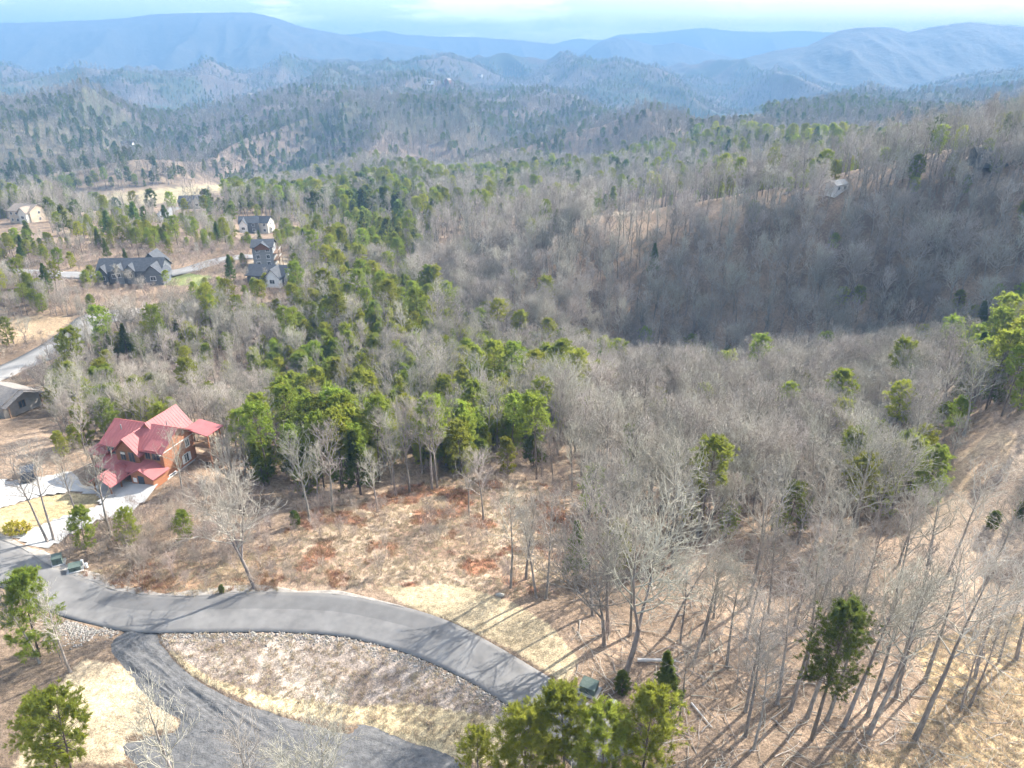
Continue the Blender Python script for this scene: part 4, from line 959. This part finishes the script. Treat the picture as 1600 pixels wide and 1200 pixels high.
for i, (u, v, h, f) in enumerate([(1220,690,14,'tall_pine'),(1305,690,11,'tall_pine')]):
    hero(f, i, (u, v), h, ('round-crowned yellow-green pine alone among grey bare crowns', 'flat-layered yellow-green pine alone among grey bare crowns')[i], 'pine_tree', short=('round-crowned yellow-green pine', 'flat-layered yellow-green pine')[i])
for i, (u, v, h) in enumerate([(1390,765,9),(1420,770,9.5),(1405,750,9),(1435,745,8.5),(1350,720,8),(1330,710,8)]):
    hero('young_pine', i, (u, v), h, 'bright green young pine by the graded lot edge', 'pine_tree', group='young pines by the graded lot')
for i, (u, v, h) in enumerate([(1540,640,15),(1565,620,15),(1590,628,16),(1520,630,13),(1510,610,13)]):
    hero('tall_pine', i+1, (u, v), h, 'tall pine above the upper end of the graded lot', 'pine_tree', group='pines above the graded lot')

ORD = 'first second third fourth fifth sixth seventh eighth ninth tenth eleventh twelfth thirteenth fourteenth fifteenth sixteenth seventeenth eighteenth nineteenth twentieth twenty-first twenty-second twenty-third twenty-fourth twenty-fifth'.split()
def screen_u(o): return float(project(o.location.x, o.location.y, o.location.z)[0])
def members(gp): return sorted((o for o in SC.objects if o.get('group') == gp), key=screen_u)
up = next(screen_u(o) for o in SC.objects if str(o.get('label', '')).startswith('tall dark green pine with an oval'))
lt = [o for o in members('bare trees on the leaf-covered slope') if screen_u(o) < up][::-1]; rt_ = [o for o in members('bare trees on the leaf-covered slope') if screen_u(o) >= up]
for i, o in enumerate(lt): o['label'] = 'bare trunk on leaf litter, %s to the left of the tall oval pine' % ORD[i]
for i, o in enumerate(rt_): o['label'] = 'bare trunk on leaf litter, %s to the right of the tall oval pine' % ORD[i]
for gp, tx in (('pale trees edging the clearing', 'pale slender bare tree, %s from the left along the upper clearing edge'), ('young pines above the clearing', 'bushy bright young pine, %s from the left in the thicket above the clearing'),
               ('tall pines in the valley stand', 'tall bare-trunked pine, %s from the left in the valley stand'), ('young pines by the graded lot', 'bright young pine, %s from the left by the graded lot edge'),
               ('pines above the graded lot', 'tall pine, %s from the left above the upper graded lot')):
    for i, o in enumerate(members(gp)): o['label'] = tx % ORD[i]
# ------------------------------------------------------------------ the woods
NO_TREES = {'straw_pad', 'bank', 'bank_straw', 'left_straw', 'graded_lot', 'orange_grass', 'lawn', 'cabin_lawn', 'mound', 'cut', 'hay_field', 'far_field', 'ridge_field', 'yard', 'left_yard', 'clearing', 'verge', 'lower_straw'}
EXTRA_CLEAR = [[(-60,1300),(-60,860),(60,840),(130,880),(330,930),(600,915),(900,940),(905,1000),(960,1060),(1000,1120),(1000,1300)],
               [(-60,725),(120,720),(150,695),(200,690),(335,695),(345,770),(260,850),(160,830),(100,830),(-60,860)],
               [(20,436),(40,420),(160,392),(275,392),(385,392),(450,385),(462,455),(460,505),(385,500),(330,465),(290,490),(160,490)], [(-60,575),(75,575),(95,735),(-60,750)], [(365,345),(430,345),(432,385),(365,385)], [(-60,560),(60,530),(150,488),(225,486),(240,508),(150,545),(60,590),(-60,620)],
               [(275,305),(325,305),(325,330),(255,348),(250,325)], [(-40,315),(72,315),(85,385),(-40,385)], [(1285,290),(1325,290),(1325,340),(1285,340)], [(250,770),(345,760),(440,760),(440,930),(250,930)], [(1150,1125),(1420,1125),(1480,1700),(1100,1700)]]
FAR_CLEAR = [([(950,230),(1000,205),(1100,186),(1190,178),(1196,202),(1080,224),(1000,232)], 1000, 2700), ([(105,340),(120,300),(270,290),(396,284),(404,314),(300,338)], 400, 900), ([(918,366),(930,335),(1140,318),(1146,348),(1000,366)], 300, 620)]
PINEY = [  # photograph outline, share of pines, share of young bright ones
 ([(380,570),(560,535),(760,555),(960,600),(965,670),(820,700),(740,745),(640,735),(520,715),(420,680)], 0.74, 1.0),
 ([(-60,560),(380,560),(420,700),(340,770),(-60,700)], 0.42, 0.92),
 ([(-60,440),(500,440),(520,540),(380,570),(-60,560)], 0.52, 0.85),
 ([(430,290),(640,330),(640,430),(780,560),(560,540),(430,440)], 0.58, 0.75),
 ([(60,320),(380,320),(400,430),(60,430)], 0.5, 0.7),
 ([(700,330),(940,330),(1600,260),(1600,540),(1400,580),(1000,590),(820,560),(640,440)], 0.05, 0.1),
 ([(880,585),(1470,560),(1470,660),(1300,700),(1300,870),(900,900),(860,700)], 0.13, 0.75),
 ([(1150,240),(1660,200),(1660,330),(1150,340)], 0.16, 0.3),
 ([(1300,690),(1470,650),(1460,790),(1330,800)], 0.30, 0.9),
 ([(1460,500),(1660,480),(1660,650),(1490,680)], 0.55, 0.3),
 ([(900,960),(1000,880),(1300,860),(1760,900),(1760,1600),(850,1600),(850,1000)], 0.0, 0.0),
]
LEAF_FLOOR = [(900,970),(980,880),(1250,850),(1420,860),(1520,930),(1760,950),(1760,1600),(850,1600)]
def candidates(r0, r1, st, seed, amax=0.74):
    g = np.random.default_rng(seed)
    xs = np.arange(-r1*math.sin(amax), r1*math.sin(amax), st); ys = np.arange(r0*0.6, r1, st)
    X, Y = np.meshgrid(xs, ys); X = (X+g.uniform(-.48, .48, X.shape)*st).ravel(); Y = (Y+g.uniform(-.48, .48, Y.shape)*st).ravel()
    r = np.hypot(X, Y); k = (r >= r0) & (r < r1) & (np.abs(np.arctan2(X, Y)) < amax)
    return X[k], Y[k]
BANDS = [(46, 330, 5.0), (330, 800, 6.0), (800, 1600, 8.5), (1600, 3500, 12.0)]
hw, pn, sap = [], [], []
for bi, (r0, r1, st) in enumerate(BANDS):
    x, y = candidates(r0, r1, st, 60+bi)
    if bi == 0:
        x2, y2 = candidates(r0, r1, 3.9, 66); z2 = height(x2, y2); u2, v2, d2_ = project(x2, y2, z2)
        k2 = ((u2 < 620) & (v2 > 440) & (v2 < 780) & (np.hypot(x2, y2) > 95)) | in_poly(u2, v2, PINEY[0][0]) | ((u2 > 880) & (u2 < 1450) & (v2 > 570) & (v2 < 850) & (rng.random(len(u2)) < 0.6)); x, y = np.concatenate([x, x2[k2]]), np.concatenate([y, y2[k2]])
    z = height(x, y); u, v, dd = project(x, y, z)
    ok = (dd > 5) & (u > -160) & (u < 1760) & (v < 1330)
    for nm, mk in zone_masks(x, y, z):
        if nm in NO_TREES: ok &= ~mk
        elif nm == 'slash': ok &= ~(mk & (rng.random(len(x)) < 0.75))
    for pi_, poly in enumerate(EXTRA_CLEAR): ok &= ~(in_poly(u, v, poly) & (np.hypot(x, y) < 480) & (rng.random(len(x)) < (0.86 if pi_ == 2 else 0.96 if pi_ == 5 else 1.1)))
    for poly, lo, hi in FAR_CLEAR: ok &= ~(in_poly(u, v, poly) & (np.hypot(x, y) > lo) & (np.hypot(x, y) < hi))
    if bi == 0:
        for poly in (ROAD_POLY, GRAV_POLY, DRIVE_POLY): ok &= ~in_poly(x, y, poly)
        for hx, hy in HERO: ok &= np.hypot(x-hx, y-hy) > 2.2
        lf = in_poly(u, v, LEAF_FLOOR) & (np.hypot(x, y) < 90); ok &= ~(lf & (rng.random(len(x)) < 0.6)); ok &= ~(in_poly(u, v, [(1330,800),(1480,780),(1660,820),(1660,1060),(1330,1000)]) & (rng.random(len(x)) < 0.85)); ok &= ~(in_poly(u, v, [(880,740),(1330,740),(1330,870),(900,960)]) & (rng.random(len(x)) < 0.08))
    for k, pts in STRIP_PTS.items():
        if bi < 2: ok &= seg_dist(x, y, pts) > STRIPS[k][1]*0.5+1.5
    x, y, z, u, v = x[ok], y[ok], z[ok], u[ok], v[ok]
    pp = 0.14+0.62*sstep(0.42, 0.60, fbm(x/130, y/130, 4, 91)); yg = np.full(len(x), 0.15)
    if bi < 2:
        for poly, share, young in PINEY:
            m_ = in_poly(u, v, poly) & (np.hypot(x, y) < 420)
            pp = np.where(m_, 0.8 if share == 0.74 else share*(0.25+1.45*sstep(0.40, 0.60, fbm(x/18, y/18, 3, 95))), pp); yg = np.where(m_, young, yg)
    if bi > 1: pp = pp*0.62
    is_p = rng.random(len(x)) < pp; is_y = rng.random(len(x)) < yg
    lfl = in_poly(u, v, LEAF_FLOOR) & (np.hypot(x, y) < 90)
    for i in range(len(x)):
        row = (x[i], y[i], z[i], u[i], v[i], math.hypot(x[i], y[i]), bi, bool(is_y[i]), bool(lfl[i]))
        (pn if is_p[i] else hw).append(row)
def low_wood(u, v, r):
    """young, lower growth on the left ridge and round the cabin"""
    if r < 430 and u < 460 and 385 < v < 510: return 0.42
    if r < 430 and u < 640 and v > 300: return 0.62+0.3*min(1, max(0, (u-480)/160))
    return 1.0
near_key = lambda row: row[5]+(0 if (-20 < row[3] < 1620 and row[4] < 1240) else 1e6)
hw.sort(key=near_key); pn.sort(key=near_key)
REGIONS = [
 ([(880,860),(1660,840),(1660,1300),(880,1300)], 'in the open leaf-covered wood', 'bare trees of the open leaf-covered wood'),
 ([(860,560),(1500,560),(1500,860),(860,860)], 'in the dense grey wood', 'trees of the dense grey wood'),
 ([(1440,480),(1700,480),(1700,860),(1440,860)], 'by the graded lot edge', 'trees beside the graded lot'),
 ([(-60,640),(430,640),(430,940),(-60,940)], 'in the log cabin thicket', 'trees of the thicket around the cabin'),
 ([(-60,440),(430,440),(430,640),(-60,640)], 'between the cabin and the lane', 'trees between the cabin and the lane'),
 ([(430,440),(860,440),(860,920),(430,920)], 'in the wood behind the clearing', 'trees behind the dry clearing'),
]
def words_at(x, y, u, v, what):
    """a phrase that places a tree by a landmark next to it, else by its wood and the side of that wood"""
    best = min(((math.hypot(x-mx_, y-my_), mx_, my_, nm) for mx_, my_, nm in MARKS), default=None)
    for poly, ph, gr_ in REGIONS:
        if in_poly(np.array([u]), np.array([v]), poly)[0]: break
    else: ph, gr_, poly = 'in the woods beyond the dry clearing', 'trees beyond the clearing', [(0, 200), (1600, 200), (1600, 600), (0, 600)]
    if best and best[0] < 15:
        side = ('right of' if x > best[1] else 'left of') if abs(x-best[1]) > abs(y-best[2]) else ('behind' if y > best[2] else 'in front of')
        lab = '%s just %s the %s' % (what, side, best[3])
        if lab not in USED: USED.add(lab); return lab, gr_
        lab = '%s a little farther %s the %s' % (what, side if side != 'in front of' else 'in front of', best[3])
        if lab not in USED: USED.add(lab); return lab, gr_
    us, vs_ = [p[0] for p in poly], [p[1] for p in poly]
    fu, fv = (u-min(us))/(max(us)-min(us)), (v-min(vs_))/(max(vs_)-min(vs_))
    part = ('far' if fv < 0.34 else 'middle' if fv < 0.67 else 'near')+(' left' if fu < 0.34 else ' centre' if fu < 0.67 else ' right')
    return '%s %s, %s part' % (what, ph, part), gr_
USED = set()
k_h = max(0, 300-N_HW); k_p = max(0, 300-N_PN)
for i, (x, y, z, u, v, r, b, yg, lf) in enumerate(hw[:k_h]):
    s = 1.0
    if lf: form, s = random.choice((('tall', 0.8), ('tall', 0.65), ('sapling', 0.9)))
    elif 860 < u < 1480 and 560 < v < 880: form, s = ('spread', 'forest', 'forest', 'mid')[i % 4], random.uniform(0.5, 0.95)
    else: form, s = ('forest', 'forest', 'sapling', 'forest')[i % 4], random.uniform(0.55, 0.85)
    s *= low_wood(u, v, r)**0.6; lab, gr_ = words_at(x, y, u, v, {'forest': 'slender bare grey tree', 'spread': 'forked wide-crowned bare tree', 'mid': 'thin-twigged bare tree', 'tall': 'tall bare trunk', 'sapling': 'small bare sapling'}[form])
    plant_tree(form, i, (x, y, z), s, random.uniform(0, 6.28), 'bare_tree', lab, 'tree', gr_.replace('bare ', '')+', leafless', tilt=(random.gauss(0, .03), random.gauss(0, .03)))
for i, (x, y, z, u, v, r, b, yg, lf) in enumerate(pn[:k_p]):
    form, s = ('young_pine', random.uniform(0.55, 1.05)) if yg else ((('tall_pine', random.uniform(0.7, 1.0)) if i % 4 else ('dark_pine', random.uniform(0.6, 1.0))))
    s *= low_wood(u, v, r)**0.35; lab, gr_ = words_at(x, y, u, v, {'young_pine': 'bushy light green pine', 'tall_pine': 'high-crowned pine', 'dark_pine': 'dark green conical pine'}[form])
    plant_tree(form, i, (x, y, z), s, random.uniform(0, 6.28), 'pine_tree', lab, 'tree', gr_.replace('bare ', '')+', pines')
def pack(rows, near, mid, far):
    P = np.array([(r[0], r[1], r[2]) for r in rows]); g = np.random.default_rng(3); forms, ids = [], {}
    idx, scl = [], []
    for nm in near+mid+far:
        if nm in ids: continue
        ids[nm] = (len(forms), len(VAR[nm])); forms += [v_[2] for v_ in VAR[nm]]
    for r in rows:
        b = r[6]; ch = (near, mid, far, far)[b]
        if near[0] == 'young_pine' and b < 2: nm = 'young_pine' if r[7] else ch[g.integers(1, len(ch))] if len(ch) > 1 else ch[0]
        else: nm = ch[g.integers(len(ch))]
        a, n = ids[nm]; idx.append(a+g.integers(n))
        s = g.uniform(0.6, 1.14)
        if nm == 'young_pine': s = g.uniform(0.6, 1.1)
        if near[0] == 'forest' and b == 0 and r[4] > 560: s *= 0.85
        if b < 2: s *= low_wood(r[3], r[4], r[5])**(0.5 if near[0] == 'young_pine' else 1)
        if b == 3: s *= 0.95
        scl.append(s)
    return forms, P, idx, g.uniform(0, 6.283, len(rows)), scl
scatter_object('hardwood_forest', *pack(hw[k_h:], ['forest', 'mid', 'spread'], ['mid'], ['far']), 'grey leafless hardwood forest covering the valley and hills')
scatter_object('pine_forest', *pack(pn[k_p:], ['young_pine', 'tall_pine', 'tall_pine', 'dark_pine'], ['young_pine', 'tall_pine', 'young_pine', 'far_pine'], ['far_pine']), 'green pines scattered through the leafless forest')
print('trees', len(hw), len(pn))

# ------------------------------------------------------------------ dry grass, brush and stones too many to count
def blade_tuft(seed, n, h, w, m, lean=0.5):
    g = np.random.default_rng(seed); b = np.stack([g.normal(0, 0.16, n), g.normal(0, 0.16, n), np.full(n, -0.03)], 1)
    d = np.stack([g.normal(0, lean, n), g.normal(0, lean, n), np.ones(n)], 1); d /= np.linalg.norm(d, axis=1)[:, None]
    s = np.cross(d, g.normal(0, 1, (n, 3))); s /= np.linalg.norm(s, axis=1)[:, None]; L_ = h*g.uniform(0.5, 1.2, (n, 1))
    V = np.stack([b-s*w, b+s*w, b+d*L_*0.6+s*w*0.8, b+d*L_+np.array([[0, 0, -0.12*h]])], 1).reshape(-1, 3)
    me = np_mesh('tuft', V, np.arange(n*4).reshape(-1, 4)); me.materials.append(m); return me
def stone(seed):
    g = np.random.default_rng(seed); ph = (1+5**.5)/2
    V = np.array([(-1,ph,0),(1,ph,0),(-1,-ph,0),(1,-ph,0),(0,-1,ph),(0,1,ph),(0,-1,-ph),(0,1,-ph),(ph,0,-1),(ph,0,1),(-ph,0,-1),(-ph,0,1)])/1.9
    F = np.array([(0,11,5),(0,5,1),(0,1,7),(0,7,10),(0,10,11),(1,5,9),(5,11,4),(11,10,2),(10,7,6),(7,1,8),(3,9,4),(3,4,2),(3,2,6),(3,6,8),(3,8,9),(4,9,5),(2,4,11),(6,2,10),(8,6,7),(9,8,1)])
    V = V*g.uniform(0.65, 1.25, (12, 1))*np.array([[1, g.uniform(.6, 1), g.uniform(.45, .8)]]); me = np_mesh('stone', V, F); me.materials.append(M['rock']); return me
def fill(names, n, seed, keep=1.0):
    """random ground places inside the named zones"""
    g = np.random.default_rng(seed); x = []; 
    X = g.uniform(-75, 85, n); Y = g.uniform(40, 135, n); Z = height(X, Y); mk = np.zeros(n, bool)
    for nm, m_ in zone_masks(X, Y, Z):
        if nm in names: mk |= m_
    for poly in (ROAD_POLY, GRAV_POLY, DRIVE_POLY): mk &= ~in_poly(X, Y, poly)
    return np.stack([X, Y, Z], 1)[mk]
g9 = np.random.default_rng(90)
G = np.concatenate([fill({'clearing', 'verge', 'lower_straw'}, 110000, 1), fill({'bank'}, 60000, 7)])
tf = [blade_tuft(i, 16, 0.42, 0.022, M['straw']) for i in range(3)]+[blade_tuft(10+i, 16, 0.5, 0.022, M['rust']) for i in range(2)]
gu, gv, _ = project(G[:, 0], G[:, 1], G[:, 2])
k = np.where((fbm(G[:, 0]/4.2, G[:, 1]/4.2, 4, 47) > 0.58) & (gv < 935), 3+g9.integers(0, 2, len(G)), g9.integers(0, 3, len(G)))
scatter_object('dry_grass', tf, G, k, g9.uniform(0, 6.28, len(G)), g9.uniform(0.5, 1.3, len(G)), 'dry tan and rusty grass over the clearing and road banks')
def brush_form(seed, h):
    ps = []
    for q in range(5):
        tv, cr_ = hardwood(seed+q, h, start=0.12, spread=0.3, nprim=6, kids=(3, 2), rt=0.008, twig=0.011, lean=0.55); ps += [tv]+cr_
    V, F = merge(ps); me = np_mesh('brush', V, F); me.materials.append(M['brush']); return me
Bp = fill({'clearing', 'verge', 'slash'}, 5200, 2)
x, y = candidates(46, 170, 3.2, 77); z = height(x, y); u, v, dd = project(x, y, z); ok = (u > -60) & (u < 1660) & (v < 1250)
for nm, m_ in zone_masks(x, y, z):
    if nm in NO_TREES: ok &= ~m_
for poly in EXTRA_CLEAR: ok &= ~in_poly(u, v, poly)
for poly in (ROAD_POLY, GRAV_POLY, DRIVE_POLY): ok &= ~in_poly(x, y, poly)
ok &= ~(in_poly(u, v, LEAF_FLOOR) & (rng.random(len(x)) < 0.72))
Bp = np.concatenate([Bp[::4], np.stack([x, y, z], 1)[ok]])
# brush on the open ground of the left ridge
x, y = candidates(170, 330, 2.6, 78); z = height(x, y); u, v, dd = project(x, y, z); ok = (u > -60) & (u < 600) & (v > 380)
for nm, m_ in zone_masks(x, y, z):
    if nm in NO_TREES: ok &= ~m_
for k_, pts in STRIP_PTS.items(): ok &= seg_dist(x, y, pts) > STRIPS[k_][1]*0.5+1.2
for px, py, pz, pr in PADS: ok &= np.hypot(x-px, y-py) > pr
Bp = np.concatenate([Bp, np.stack([x, y, z], 1)[ok]])
# brush on the bank below the cabin
Q = np.stack([g9.uniform(-62, -30, 260), g9.uniform(72, 96, 260)], 1); qz = height(Q[:, 0], Q[:, 1]); qu, qv, _ = project(Q[:, 0], Q[:, 1], qz)
qk = in_poly(qu, qv, [(90,870),(150,830),(260,770),(420,740),(430,860),(330,890),(230,890)]) & ~in_poly(Q[:, 0], Q[:, 1], DRIVE_POLY)
Bp = np.concatenate([Bp, np.concatenate([Q, qz[:, None]], 1)[qk]])
bf = [brush_form(1000+10*i, 1.7) for i in range(4)]
scatter_object('undergrowth', bf, Bp, g9.integers(0, 4, len(Bp)), g9.uniform(0, 6.28, len(Bp)), g9.uniform(0.5, 1.6, len(Bp)), 'bare twiggy undergrowth through the clearing and woods')
# sticks and fallen branches on the leaf litter
def stick_form(seed):
    r_ = random.Random(seed); S_ = []; p_ = np.array([-1.2, 0, 0.06]); d_ = np.array([1.0, 0, 0.02])
    for i_ in range(5):
        q_ = p_+d_*0.55; S_.append(np.concatenate([p_, q_, [0.05-0.008*i_, 0.042-0.008*i_]]))
        if i_ > 1: e_ = q_+np.array([0.5, r_.uniform(-0.7, 0.7), r_.uniform(0.0, 0.3)]); S_.append(np.concatenate([q_, e_, [0.022, 0.008]]))
        p_ = q_; d_ = d_+np.array([0, r_.uniform(-.25, .25), r_.uniform(-.02, .05)]); d_ /= np.linalg.norm(d_)
    V, F = tubes(S_, 5); me = np_mesh('stick', V, F); me.materials.append(M['twig']); return me
Q = np.stack([g9.uniform(5, 75, 2600), g9.uniform(44, 100, 2600)], 1); qz = height(Q[:, 0], Q[:, 1]); qu, qv, _ = project(Q[:, 0], Q[:, 1], qz)
qk = in_poly(qu, qv, LEAF_FLOOR) & ~in_poly(Q[:, 0], Q[:, 1], ROAD_POLY); Q = np.concatenate([Q, qz[:, None]+0.05], 1)[qk]
scatter_object('forest_debris', [stick_form(i) for i in range(4)], Q, g9.integers(0, 4, len(Q)), g9.uniform(0, 6.28, len(Q)), g9.uniform(0.4, 1.3, len(Q)), 'fallen sticks and branches lying over the leaf litter')
# riprap along the lower edge of the road and in the ditch
d2 = np.gradient(ri, axis=0); d2 /= np.linalg.norm(d2, axis=1)[:, None]; n2 = np.stack([-d2[:, 1], d2[:, 0]], 1)
if (n2[75]@(ro[75]-ri[75])) > 0: n2 = -n2
kk = g9.integers(54, 140, 2600); ff = g9.random((2600, 1)); q = ri[kk]*(1-ff)+ri[kk+1]*ff+n2[kk]*g9.gamma(1.5, 0.34, (2600, 1))+g9.normal(0, .15, (2600, 2))+n2[kk]*0.15
kk = g9.integers(45, 54, 1100); ff = g9.random((1100, 1)); q = np.concatenate([q, ri[kk]*(1-ff)+ri[kk+1]*ff+n2[kk]*g9.gamma(2.2, 0.55, (1100, 1))+n2[kk]*0.3])
ok = ~in_poly(q[:, 0], q[:, 1], ROAD_POLY) & ~in_poly(q[:, 0], q[:, 1], GRAV_POLY); q = q[ok]
scatter_object('riprap', [stone(i) for i in range(4)], np.concatenate([q, road_h(q[:, 0], q[:, 1])[:, None]], 1), g9.integers(0, 4, len(q)), g9.uniform(0, 6.28, len(q)), g9.gamma(3, 0.022, len(q))+0.03, 'pale broken stones lining the road edge and ditch')

# ------------------------------------------------------------------ things by the road
utility_box((920,1079), R(-28), 1.6, 1.2, 1.05, M['box_green'], 'green utility cabinet on a concrete pad beside the road bend')
utility_box((91,880), R(25), 1.1, 0.9, 1.15, M['box_green'], 'dark green utility cabinet nearest the driveway mouth')
utility_box((118,890), R(25), 1.3, 1.0, 0.75, M['box_green'], 'low pale green utility cabinet right of the dark one')
pedestal((130,884), 0.8, 'white utility pedestal behind the low green cabinet'); pedestal((136,887), 0.6, 'short white utility pedestal right of the low green cabinet')
p = hit(958, 1101)
o = empty('stone_block', p); tag(o, 'pale rounded block beside the green cabinet at the bend', 'rock')
me = stone(40); me.materials.clear(); me.materials.append(M['concrete']); ob = link('rock', me, o); ob.scale = (0.55, 0.55, 0.55); ob.location.z = 0.25
p = hit(782, 931); o = empty('pale_rock', p); tag(o, 'white flat rock at the edge of the straw pad', 'rock'); ob = link('rock', stone(41), o); ob.scale = (0.6, 0.5, 0.5); ob.location.z = 0.1
a, b = hit(996, 1034), hit(1056, 1035); o = empty('fallen_log', a); tag(o, 'bleached fallen log lying on the leaf litter', 'log')
dv = b-a; MB().bar((0, 0, 0.25), (dv.x*.6, dv.y*.6, dv.z*.6+0.3), 0.2, 0.16, n=8).bar((dv.x*.6, dv.y*.6, dv.z*.6+0.3), (dv.x, dv.y, dv.z+0.25), 0.16, 0.09, n=8).build('stem', M['dead_wood'], o)
MB().bar((dv.x*.75, dv.y*.75, dv.z*.75+0.3), (dv.x*.98, dv.y*.75-1.6, dv.z*.8+0.7), 0.07, 0.03).bar((dv.x*.9, dv.y*.9, dv.z*.9+0.3), (dv.x*1.15, dv.y*.9-1.0, dv.z+0.9), 0.06, 0.02).build('branch', M['dead_wood'], o)
a, b = hit(1080, 1100), hit(1112, 1138); o = empty('fallen_log', a); dv = b-a; tag(o, 'thin fallen trunk on the leaf litter below the small evergreen', 'log')
MB().bar((0, 0, 0.15), (dv.x, dv.y, dv.z+0.15), 0.11, 0.05, n=7).build('stem', M['dead_wood'], o)
pc = hit(46, 745); pc.z = road_h(pc.x, pc.y)+0.04
car(pc, R(120), M['car_paint'], 'dark car parked on the concrete by the cabin')
p = hit(28, 832); o = empty('flowering_shrub', p); tag(o, 'round yellow shrub at the driveway mouth', 'shrub')
g5 = np.random.default_rng(8); C = g5.normal(0, 1, (220, 3)); C /= np.linalg.norm(C, axis=1)[:, None]; Dn = C.copy(); C = C*np.array([1.9, 1.1, 0.85])*g5.uniform(0.7, 1, (220, 1))+np.array([0, 0, 0.75]); C[:, 2] = np.maximum(C[:, 2], 0.05)
V, F = tufts(C, Dn, 9, 0.26, 0.06, g5); link('crown', np_mesh('crown', V, F), o, (M['yellow'],))
MB().bar((0, 0, -0.3), (0, 0, 0.7), 0.07).bar((0.3, 0, -0.3), (0.9, 0.1, 0.8), 0.05).bar((-0.3, 0, -0.3), (-0.9, 0.1, 0.8), 0.05).build('stem', M['pbark'], o)

# ------------------------------------------------------------------ the air
hz = MB().box(-9200, 9200, -9200, 9200, -190, 385).build('haze', M['rock'])
hm = bpy.data.materials.new('blue_haze'); hm.use_nodes = True; t = hm.node_tree; t.nodes.clear()
pv = N(t, 'ShaderNodeVolumePrincipled'); pv.inputs['Color'].default_value = (0.205, 0.385, 0.63, 1); pv.inputs['Density'].default_value = 3.1e-4; pv.inputs['Anisotropy'].default_value = 0.0
mo = N(t, 'ShaderNodeOutputMaterial'); t.links.new(pv.outputs[0], mo.inputs['Volume'])
if hasattr(hm.cycles, "homogeneous_volume"): hm.cycles.homogeneous_volume = True
hz.data.materials.clear(); hz.data.materials.append(hm); tag(hz, 'pale blue haze filling the valley air', None, None, 'stuff')
